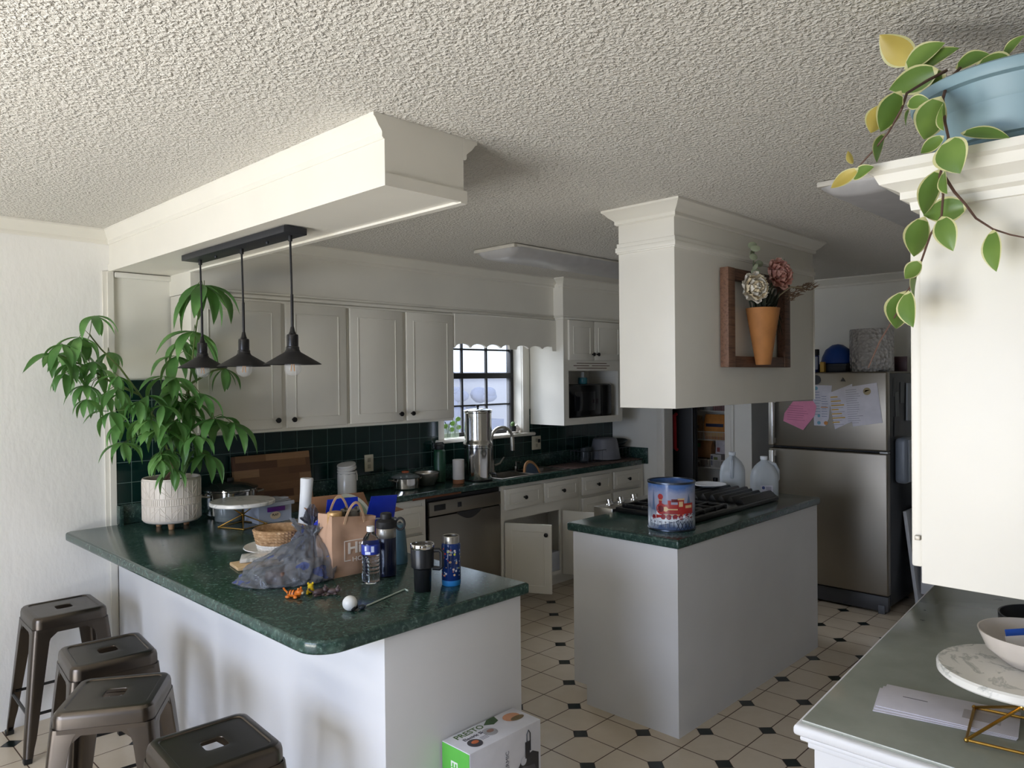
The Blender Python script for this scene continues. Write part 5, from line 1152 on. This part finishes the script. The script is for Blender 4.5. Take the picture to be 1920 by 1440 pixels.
def leaf(m, base, tip, W, droop=.25, fold=.25, nu=8, mat_rim=False, twist=0.0, prof=.8, rim=.78):
    base = Vector(base); tip = Vector(tip); d = tip-base; L = d.length; d.normalize()
    side = d.cross(Vector((0, 0, 1)))
    side = side.normalized() if side.length > .1 else Vector((.7, -.7, 0))
    if twist: side = Matrix.Rotation(twist, 3, d) @ side
    nrm = side.cross(d).normalized()
    cols = [-1, -rim, -.4, 0, .4, rim, 1] if mat_rim else [-1, -.5, 0, .5, 1]
    V = []
    for i in range(nu+1):
        u = i/nu; w = W*math.sin(PI*min(1, max(.0, u))**prof)**.85; row = []
        c = base+d*(L*u)+nrm*(droop*L*math.sin(PI*u)*.5)
        for v in cols: row.append(m.bm.verts.new(c+side*(w*v*.5)+nrm*(fold*w*abs(v)*.5)))
        V.append(row)
    for i in range(nu):
        for j in range(len(cols)-1):
            f = m.bm.faces.new((V[i][j], V[i+1][j], V[i+1][j+1], V[i][j+1]))
            if mat_rim and (j in (0, len(cols)-2) or i == 0): f.material_index = 1
t = thing('potted_money_tree', 'tall potted money tree with drooping palmate leaves at the wall end of the counter', 'plant', (1.520, 3.915, TOP))
n = NT('embossed_pot'); X, Y, Z = n.xyz(); n.set(color='dcd3c8', rough=.32); POTM = n.m
m = MB(); zb = .035; Hh = .222; Rr_ = .138
m.lathe([(0, zb), (Rr_-.012, zb), (Rr_-.004, zb+.006), (Rr_, zb+.02), (Rr_, zb+Hh-.004), (Rr_-.003, zb+Hh), (Rr_-.010, zb+Hh-.003), (Rr_-.012, zb+.17), (0, zb+.165)], 64)
pm = MB(); q = Rr_+.0005
def emb(a, z0, b_, z1):
    k = 8; pm.tube([((q)*math.cos(a+(b_-a)*i/k), q*math.sin(a+(b_-a)*i/k), zb+z0+(z1-z0)*i/k) for i in range(k+1)], .0016, 5)
for i in range(16):
    a = 2*PI*i/16; b_ = a+2*PI/16; c = (a+b_)/2
    for z0, z1 in ((.018, .085), (.128, .208)):
        emb(a, z0, a, z1); emb(a, z0, b_, z1) if i % 2 else emb(a, z1, b_, z0); emb(c, z0, c, z1); emb(a, (z0+z1)/2, b_, z1 if i % 2 else z0)
    for k in range(5): a2 = a+(b_-a)*k/5; emb(a2, .092, a2, .121)
for z in (.014, .088, .124, .212): pm.tube([(q*math.cos(2*PI*i/64), q*math.sin(2*PI*i/64), zb+z) for i in range(64)], .0018, 5, closed=True)
pt = build('pot', m, POTM, t, world=False); build('relief_pattern', pm, POTM, pt, world=False)
for k in range(3):
    a = 2*PI*k/3-2.0; build('leg', MB().cyl(.013, 0, .04, 14, .002, .075*math.cos(a), .075*math.sin(a), r2=.017), wood('leg_wood', 'b08058', 'd0a47a', 4), t, world=False)
build('soil', MB().lathe([(0, zb+.205), (Rr_-.012, zb+.198)], 30), M('3a2c22', .95, bump=.6, bscale=120), t, world=False)
tk = MB(); bx, by, bz = 1.520, 3.915, 1.13
for k in range(4):
    pts = [(bx+.022*math.cos(a*1.5+k*PI/2)*(1-.5*i/9), by+.022*math.sin(a*1.5+k*PI/2)*(1-.5*i/9), bz+.02*i) for i, a in enumerate([x*.5 for x in range(10)])]
    tk.tube(pts, [.017-.0009*i for i in range(10)], 8)
build('trunk', tk, M('5c4433', .8, bump=.4, bscale=40), t)
br = MB()
off = Vector((bx, by, 1.26))-Vector(BR[0][0])
for L_ in BR:
    P = [Vector(p) for p in L_]
    if P[0].z < 1.25: P[0] = Vector((bx, by, 1.24))
    n_ = len(P); br.tube(P, [.0065-.0035*i/max(1, n_-1) for i in range(n_)], 6)
allp = []
for L_ in BR:
    for a, b_ in zip(L_, L_[1:]):
        for k in range(7): allp.append(Vector(a).lerp(Vector(b_), k/6))
fol = MB(); rr = random.Random(21)
CL += [(1.72, 3.66, 1.45, .2), (1.62, 3.74, 1.29, .19), (1.44, 3.68, 1.24, .13), (1.58, 3.70, 1.60, .18)]
CL += [(x+rr.uniform(-.05, .05), y-rr.uniform(.0, .08), z+rr.uniform(-.07, .05), Lf*.9) for (x, y, z, Lf) in CL if rr.random() < .45 and z < 1.85 and x < 1.56]
for (x, y, z, Lf) in CL:
    c = Vector((x, y, z)); p = min(allp, key=lambda q_: (q_-c).length+(.08 if q_.z > c.z+.02 else 0))
    mid = (p+c)/2+Vector((0, 0, .03)); br.tube([p, mid, c], .0018, 5)
    nl = rr.choice((5, 6, 7, 7)); a0 = rr.uniform(0, 6.28)
    for i in range(nl):
        a = a0+2*PI*i/nl; drp = rr.uniform(.45, 2.0); dv = Vector((math.cos(a), math.sin(a)*.75, -drp)).normalized()
        L2 = Lf*rr.uniform(.72, 1.12)
        tip = c+dv*L2
        if tip.y > 4.17: tip.y = 4.17-.01*rr.random()
        if tip.x > 1.62 and tip.y > 3.86: tip.y = 3.86
        leaf(fol, c, tip, L2*.30, droop=rr.uniform(.18, .38), fold=.35, twist=rr.uniform(-.25, .25), prof=.85)
build('stems', br, M('5d7038', .6), t)
build('foliage', fol, leafmat('money_tree_leaf', '426d36', '578846', '7fae62'), t, angle=80)

t = thing('potted_hoya', 'variegated trailing hoya in a blue bowl pot on the right-hand cabinet', 'plant', (1.815, .305, 2.0845))
n = NT('blue_pot'); n.set(color='849fa9', rough=.45); n.bump(n.noise(30, 2), .05, .002)
build('pot', MB().lathe([(0, 0), (.125, 0), (.135, .006), (.172, .088), (.176, .092), (.178, .102), (.188, .128), (.202, .130), (.205, .135), (.205, .150), (.200, .154), (.190, .152), (.160, .03), (0, .02)], 64), n.m, t, world=False)
build('soil', MB().lathe([(0, .132), (.186, .130)], 40), M('3a2e25', .95), t, world=False)
m = MB()
for L_ in HV: 
    P = [Vector(p) for p in L_]; Q = []
    for a, b_ in zip(P, P[1:]): Q += [a.lerp(b_, k/3) for k in range(3)]
    Q.append(P[-1]); m.tube(Q, [.0032-.002*i/len(Q) for i in range(len(Q))], 6)
build('vine', m, M('5a4034', .6), t)
HG = leafmat('hoya_leaf', '4d7030', '65853c', '84a050', .35); HC = leafmat('hoya_margin', 'c9c78a', 'd3d19a', 'dcd9aa', .4); HY = leafmat('hoya_yellow', 'b8a24c', 'cdb95f', 'd9c878', .4)
m = MB(); my = MB(); rr = random.Random(8)
for (a, b_, w, yl) in HL:
    a = Vector(a); b_ = Vector(b_); L_ = (b_-a).length
    b_ = a+(b_-a)*1.1; leaf(my if yl else m, a, b_, L_*w*1.36, droop=rr.uniform(.08, .22), fold=.22, mat_rim=True, twist=rr.uniform(.9, 1.5), prof=.9, rim=.84, nu=10)
build('foliage', m, [HG, HC], t, angle=80); build('pale_foliage', my, [HY, HC], t, angle=80)
# ================================================================ PENDANT AND CEILING LIGHTS
t = thing('pendant_lamp', 'black bar pendant with three cone shades hanging from the beam', 'pendant lamp', (1.445, 2.99, 2.23))
LB = M('23252a', .5)
cb = build('canopy_bar', MB().box(1.395, 1.492, 2.52, 3.445, 2.207, 2.2335, .002), LB, t)
for y in (2.74, 3.20): build('screw', MB().cyl(.006, 2.198, 2.208, 10, .001, 1.445, y), LB, cb)
BULB = clear('bulb_glass', 'e6e6e6', .2, .02)
for y in (2.565, 2.960, 3.363):
    X0 = 1.45
    build('cord', MB().tube([(X0-.004, y, 2.208), (X0-.004, y, 2.18), (X0-.001, y, 2.02), (X0, y, 1.86)], .0042, 8).cyl(.008, 2.185, 2.21, 12, .002, X0-.004, y).cyl(.0055, 1.85, 1.985, 10, .001, X0, y), M('151517', .6), t)
    s = build('socket', MB().lathe([(.0065, 1.862), (.010, 1.845), (.014, 1.835), (.021, 1.832), (.022, 1.826), (.022, 1.788), (.025, 1.784), (.025, 1.776), (.028, 1.77)], 28, T(X0, y, 0)), M('141416', .25), t)
    build('shade', MB().lathe([(.027, 1.771), (.030, 1.766), (.040, 1.760), (.104, 1.722), (.107, 1.7195), (.104, 1.7185), (.040, 1.756), (.027, 1.764), (.027, 1.771)], 56, T(X0, y, 0)), M('1d1c1e', .55), t)
    b_ = build('bulb', MB().sphere((X0, y, 1.707), .032, 24, 16), BULB, t)
    m = MB()
    for k in range(4): a = PI/2*k+.4; m.tube([(X0+.004*math.cos(a), y+.004*math.sin(a), 1.728), (X0+.009*math.cos(a), y+.009*math.sin(a), 1.694)], .0018, 5)
    build('filament', m, M('d99a3c', .4, .6), b_); build('bulb_base', MB().cyl(.012, 1.735, 1.765, 14, .002, X0, y), M('8b7a58', .4, .6), b_)
def fixture(label, x0, x1, y0, y1):
    t = thing('ceiling_light', label, 'ceiling light', ((x0+x1)/2, (y0+y1)/2, ZC))
    build('housing', MB().box(x0, x1, y0, y1, ZC-.022, ZC-.004, .003), M('d6d2c8', .5), t)
    yc = (y0+y1)/2; hw = (y1-y0)/2; L = []
    prof = [(-hw, -.018), (-hw+.004, -.032), (-hw*.72, -.062), (-hw*.4, -.074), (0, -.077), (hw*.4, -.074), (hw*.72, -.062), (hw-.004, -.032), (hw, -.018)]
    for x, k in ((x0+.001, .15), (x0+.03, .85), (x0+.06, 1), (x1-.06, 1), (x1-.03, .85), (x1-.001, .15)): L.append([(x, yc+a*(.93+.07*k), ZC-.018+(b_+.018)*k) for a, b_ in prof])
    build('diffuser', MB().loft(L), M('b9b7b6', .3), t, angle=50)
    for x in (x0+.0, x1-.02): build('end_cap', MB().box(x-.002, x+.022, y0-.002, y1+.002, ZC-.026, ZC-.006, .003), M('cfcabf', .5), t)
fixture('unlit white fluorescent ceiling light in front of the window valance', 3.12, 4.62, 3.0, 3.34)
fixture('unlit white fluorescent ceiling light at the right, behind the trailing plant', 3.05, 4.50, .88, 1.22)
# ================================================================ STOOLS
def rsq(w, r, z, n_=10):
    L = []
    for cx_, cy_, a0 in ((1, 1, 0), (-1, 1, PI/2), (-1, -1, PI), (1, -1, 3*PI/2)):
        for i in range(n_): a = a0+PI/2*i/(n_-1); L.append((cx_*(w-r)+r*math.cos(a), cy_*(w-r)+r*math.sin(a), z))
    return L
def rrc(a, b_, r, z, n_=10):
    L = []
    for cx_, cy_, a0 in ((1, 1, 0), (-1, 1, PI/2), (-1, -1, PI), (1, -1, 3*PI/2)):
        for i in range(n_): t_ = a0+PI/2*i/(n_-1); L.append((cx_*(a-r)+r*math.cos(t_), cy_*(b_-r)+r*math.sin(t_), z))
    return L
GM = GUN
def make_stool(label):
    t = thing('bar_stool', label, 'stool', (0, 0, 0), group='metal stools along the peninsula')
    w = .152; z = .61
    L = [rsq(w-.004, .036, z-.062), rsq(w+.001, .038, z-.06), rsq(w, .038, z-.022), rsq(w-.003, .036, z-.010), rsq(w-.010, .032, z-.002), rsq(w-.020, .028, z), rsq(w-.028, .024, z-.0005), rsq(w-.031, .022, z-.004), rsq(w-.040, .02, z-.004), rsq(w-.06, .02, z-.004), rsq(w-.09, .015, z-.004), rrc(.038, .038, .014, z-.004), rrc(.034, .034, .013, z-.0045), rrc(.033, .033, .013, z-.007)]
    build('seat', MB().loft(L, cap=False), GM, t, world=False, angle=28)
    for sx in (-1, 1):
        for sy in (-1, 1):
            loops = []
            for zz, c, a in ((.558, .153, .088), (.53, .156, .074), (.50, .159, .066), (.30, .178, .054), (.10, .197, .042), (.06, .201, .036), (.0, .205, .030)):
                r_ = .020; k = []
                pts = [(c, c-a), (c, c-r_)]+[(c-r_+r_*math.cos(x_), c-r_+r_*math.sin(x_)) for x_ in (PI/8, PI/4, 3*PI/8)]+[(c-r_, c), (c-a, c), (c-a, c-.005), (c-r_, c-.005)]+[(c-r_+(r_-.005)*math.cos(x_), c-r_+(r_-.005)*math.sin(x_)) for x_ in (3*PI/8, PI/4, PI/8)]+[(c-.005, c-r_), (c-.005, c-a)]
                loops.append([(sx*p[0], sy*p[1], zz) for p in pts])
            lg = build('leg', MB().loft(loops), GM, t, world=False, angle=40)
            build('foot_cap', MB().box(sx*.205-.017-sx*.015, sx*.205+.017-sx*.015, sy*.205-.017-sy*.015, sy*.205+.017-sy*.015, .0, .022, .004), BLACK, lg, world=False)
    for s in (-1, 1):
        for q_ in ((lambda a, b_, zz: (a, b_, zz)), (lambda a, b_, zz: (b_, a, zz))):
            ap = MB(); pts = [(-.125, .556), (.125, .556), (.072, .545), (.06, .528), (-.06, .528), (-.072, .545)]
            ap.prism([(-.13, .558), (-.13, .512), (-.088, .512), (-.06, .536), (.06, .536), (.088, .512), (.13, .512), (.13, .558)], s*.1525-.002, s*.1525+.002, mtx=Matrix(((1, 0, 0, 0), (0, 0, 1, 0), (0, 1, 0, 0), (0, 0, 0, 1))) if q_(1, 0, 0)[0] == 1 else Matrix(((0, 0, 1, 0), (1, 0, 0, 0), (0, 1, 0, 0), (0, 0, 0, 1))))
            build('apron', ap, GM, t, world=False)
            build('stretcher', MB().tube([q_(-.165, s*.181, .20), q_(.165, s*.181, .20)], .007, 6), BLACK, t, world=False)
    return t
def dup(root, name, label, loc, rz):
    r = root.copy(); COL.objects.link(r); r.location = loc; r.rotation_euler = (0, 0, rz); r['label'] = label
    for ch in list(root.children):
        c = ch.copy(); COL.objects.link(c); c.parent = r
        for g_ in ch.children: d_ = g_.copy(); COL.objects.link(d_); d_.parent = c
    return r
s0 = make_stool('gunmetal metal stool farthest back, against the plaster wall')
s0.location = (1.035, 3.965, 0); s0.rotation_euler = (0, 0, math.radians(-2))
dup(s0, 'bar_stool', 'gunmetal metal stool second from the plaster wall', (.985, 3.195, 0), math.radians(-6))
dup(s0, 'bar_stool', 'gunmetal metal stool turned askew, third from the plaster wall', (.865, 2.735, 0), math.radians(-33))
dup(s0, 'bar_stool', 'gunmetal metal stool nearest the camera, cut off by the frame bottom', (.940, 2.135, 0), math.radians(-4))
# ================================================================ SKILLET BOX
bx0, bx1, by0, by1, bh = 1.572, 1.905, 1.728, 1.862, .478
t = thing('product_box', 'white and green cardboard box of an electric skillet leaning by the peninsula end', 'box', ((bx0+bx1)/2, (by0+by1)/2, 0))
build('carton', MB().box(bx0, bx1, by0, by1, .0005, bh, .002), M('d8d8de', .4), t)
GR = M('5fb84a', .4)
build('green_end', MB().box(bx0-.001, bx0+.001, by0+.002, by1-.002, .002, bh-.003), GR, t)
WT = Matrix(((1, 0, 0, bx0), (0, 1, 0, by0), (0, 0, 1, bh+.0004), (0, 0, 0, 1)))
build('lettering', text_mb('PRESTO', .036, WT @ T(.035, .098, 0), .0003, .0004, sx=1.0), M('4c6a3a', .5), t)
build('lettering', text_mb('Electric Skillet', .021, WT @ T(.045, .072, 0), .0003, .0003, sx=1.0), M('3c3c4c', .5), t)
for (cx_, cy_, r_, c1, c2) in ((.062, .042, .026, '3b3a42', 'c86a3a'), (.150, .062, .026, 'a0a0a4', '8c6a5c')):
    m = MB(); disc(m, (cx_, cy_), r_, WT, 24); build('picture', m, M(c1, .4, var=.3), t)
    m = MB(); disc(m, (cx_+.004, cy_+.004), r_*.55, WT @ T(0, 0, .0004), 12, ry=r_*.4); build('picture_food', m, M(c2, .4, var=.3), t)
m = MB(); disc(m, (.275, .085), .035, WT, 18, ry=.028); build('picture_food', m, M('c08a68', .5, var=.3), t)
m = MB(); disc(m, (.285, .066), .03, WT @ T(0, 0, .0004), 14, ry=.014); build('picture_food', m, M('6a5a3a', .5, var=.4), t)
m = MB(); poly(m, [(.165, .11), (.20, .132), (.235, .132), (.225, .10), (.195, .09)], WT); build('picture_leaf', m, M('3f5a36', .5, var=.3), t)
for k in range(3): build('small_print', MB().box(bx0+.095, bx0+.125, by0+.04+.007*k, by0+.0425+.007*k, bh, bh+.0005), M('8c8c98', .5), t)
WF = wall_m((bx0, by0-.0004, 0), (0, -1, 0))
m = MB(); poly(m, [(.22, .30), (.33-.01, .30), (.32, .37), (.29, .385), (.24, .375), (.22, .35)], WF); build('skillet_picture', m, M('2b2b30', .3), t)
m = MB(); poly(m, [(.10, .28), (.31, .28), (.30, .335), (.235, .35), (.12, .34)], WF @ T(0, 0, .0004)); build('skillet_pan', m, M('45444a', .25), t)
m = MB(); disc(m, (.245, .365), .014, WF @ T(0, 0, .0006), 16); build('handle_hole', m, M('c9c9d0', .4), t)
m = MB(); poly(m, rect(.253, .275, .37, .425), WF @ T(0, 0, .0008)); build('plug_picture', m, M('232328', .4), t)
build('cord_picture', MB().tube([WF @ Vector(p) for p in ((.262, .42, 0), (.262, .45, 0), (.270, .462, 0), (.278, .45, 0), (.279, .39, 0))], .0022, 6), M('232328', .4), t)
build('lettering', text_mb('THERMIC', .022, WF @ T(.175, .335, 0) @ RZ(PI/2), .0002), M('6d6d76', .5), t)
build('lettering', text_mb('Electric', .045, Matrix(((0, 0, -1, bx0-.0012), (0, -1, 0, 0), (-1, 0, 0, 0), (0, 0, 0, 1))) @ T(-(bh-.045), -(by0+.088), 0), .0003, .0006), M('e6ece2', .5), t)
# ================================================================ RIGHT-HAND CABINET AND GLASS-TOPPED COUNTER
KX, KY, KZ, KT = 1.669, .461, 1.2325, 2.0834
t = thing('corner_cabinet', 'white wall cabinet at the right edge carrying the trailing plant', 'cabinet', (2.2, .28, KZ))
build('carcass', MB().box(KX, 2.95, .0915, KY, KZ, KT-.001, .002), WHITE, t)
m = MB(); pr = [(0, 0), (.075, 0), (.075, -.016), (.066, -.022), (.058, -.040), (.034, -.052), (.028, -.056), (.028, -.070), (.014, -.076), (.012, -.092), (0, -.092)]
mould(m, (KX, KY), (KX, .0915), (-1, 0), pr, KT+.0005, 1, 0); mould(m, (2.95, KY), (KX, KY), (0, 1), pr, KT+.0005, 0, 1); m.box(KX-.01, 2.95, .0915, KY+.01, KT-.012, KT)
build('crown', m, WHITE, t, angle=25)
for a, b_ in ((KX+.012, 2.29), (2.31, 2.94)):
    d = build('door', MB().box(a, b_, KY+.001, KY+.022, 1.262, 1.975, .005), WHITE, t)
build('hinge', MB().box(KX+.004, KX+.016, KY+.003, KY+.014, 1.318, 1.328, .001), M('9a9488', .4, .6), t)
DZ = .914
t = thing('counter_cabinet', 'white counter with moulded edge and a glass top at the lower right', 'counter', (2.2, .4, 0))
P0 = [(1.583, .678), (1.583, .0915), (2.95, .0915), (2.95, .768)]
off = lambda k: [(1.583-k, .678+k), (1.583-k, .0915), (2.95, .0915), (2.95, .768+k)]
build('body', MB().prism(off(-.022), 0, DZ-.06, .0), COOLW, t)
build('top_moulding', MB().prism(off(.010), DZ-.034, DZ-.008, .009, seg=3).prism(off(.0), DZ-.046, DZ-.034, .004).prism(off(-.012), DZ-.062, DZ-.046, .003), COOLW, t)
n = NT('sage_glass_top'); f = n.noise(5, 5, .6); g = n.noise(28, 3, .7)
n.set(color=n.mix(n.math('GREATER_THAN', g, .73), n.ramp(f, [(.35, '8a8e84'), (.65, '979b91')]), '6a7268'), rough=.1); SAGE = n.m
build('glass_top', MB().prism(off(-.003), DZ-.0085, DZ, .0015), SAGE, t)
DT = DZ+.0006
t2 = cake_stand('marble cake stand on gold wire in the lower right corner, holding a bowl', (1.800, .312, DT+.0068), .152, .115, math.radians(8), .090)
t = thing('cereal_bowl', 'cream bowl with cards in it on the right-hand marble stand', 'bowl', (1.846, .292, DT+.1423))
build('bowl', MB().lathe([(0, 0), (.055, 0), (.06, .003), (.092, .03), (.105, .06), (.107, .066), (.104, .066), (.09, .034), (.055, .008), (0, .006)], 48), M('cfc6bc', .2), t, world=False)
def card(name, label, loc, w, h, rz, rx, col, dots=None):
    t = thing(name, label, 'card', loc, rot=(rx, 0, rz))
    build('card', MB().box(-w/2, w/2, -.001, .001, 0, h, .0006), M(col, .5), t, world=False)
    if dots:
        m = MB(); [disc(m, (x, y), .005, wall_m((0, -.0012, 0), (0, -1, 0)), 12) for x, y in dots]; build('dot', m, M('1c2a66', .5), t, world=False)
p = Vector((1.846, .292, DT+.1423))
card('gift_card', 'white card with dark blue dots standing in the cream bowl', (p.x-.012, p.y+.0, p.z+.009), .11, .055, math.radians(-38), math.radians(-22), 'd4d2d6', ((.03, .042), (.03, .03), (.03, .018), (.042, .036)))
card('gift_card', 'bright blue card behind the dotted card in the cream bowl', (p.x+.012, p.y+.012, p.z+.009), .10, .06, math.radians(-38), math.radians(-15), '1d57c0')
t = thing('black_dish', 'black rounded dish standing behind the cream bowl', 'dish', (2.50, .37, DT), rot=(0, 0, 0))
build('dish', MB().lathe([(0, 0), (.08, 0), (.10, .01), (.118, .05), (.12, .07), (.115, .07), (.11, .05), (.09, .015), (0, .01)], 40), M('1a1c20', .35), t, world=False)
build('liner', MB().box(-.02, .07, -.05, -.045, .02, .115, .002), M('8d929b', .5), t, world=False)
for k, (lb, dx, dy, dr) in enumerate((('white envelope at the bottom of the stack on the glass top', -.012, .006, .07), ('white envelope in the middle of the stack on the glass top', -.006, .003, .035), ('top white window envelope of the stack on the glass top', 0, 0, 0))):
    t = thing('envelope', lb, 'envelope', (1.838+dx, .457+dy, DT+.0022*k), math.radians(-82)+dr, group='envelopes stacked on the glass top')
    build('paper', MB().box(-.132, .132, -.07, .07, 0, .002, .0006), M('d2d0da', .55), t, world=False)
    if k == 2:
        build('window', MB().box(.03, .10, -.03, .02, .0021, .0024), M('aaa6aa', .3), t, world=False)
        build('print', MB().box(-.09, -.04, .012, .015, .0021, .0024), M('4a4a58', .5), t, world=False)
# ================================================================ LIGHT
wd = bpy.data.worlds.new('sky'); sc.world = wd; wd.use_nodes = True
bg = wd.node_tree.nodes['Background']; bg.inputs[0].default_value = lin('cfe0f5'); bg.inputs[1].default_value = 2.4
def area(name, loc, rot, sx, sy, power, col):
    l = bpy.data.lights.new(name, 'AREA'); l.shape = 'RECTANGLE'; l.size = sx; l.size_y = sy; l.energy = power; l.color = lin(col)[:3]
    o = bpy.data.objects.new(name, l); COL.objects.link(o); o.location = loc; o.rotation_euler = rot; return o
area('sky_over_patio', (-6.0, 1.8, 3.2), (0, -PI/2+.25, 0), 4.6, 8.0, 1050, 'd6e2ff')
area('sunlit_patio', (-4.3, 1.8, -.05), (PI, 0, 0), 3.8, 7.0, 1300, 'fbf7ee')
area('sky_over_yard', (4.0, 6.3, 3.6), (-math.radians(60), 0, 0), 3.0, 2.0, 480, 'eef3ff')
sc.view_settings.view_transform = 'Standard'; sc.view_settings.look = 'None'; sc.view_settings.exposure = 0.15; sc.view_settings.gamma = 1.0; sc.view_settings.use_curve_mapping = False
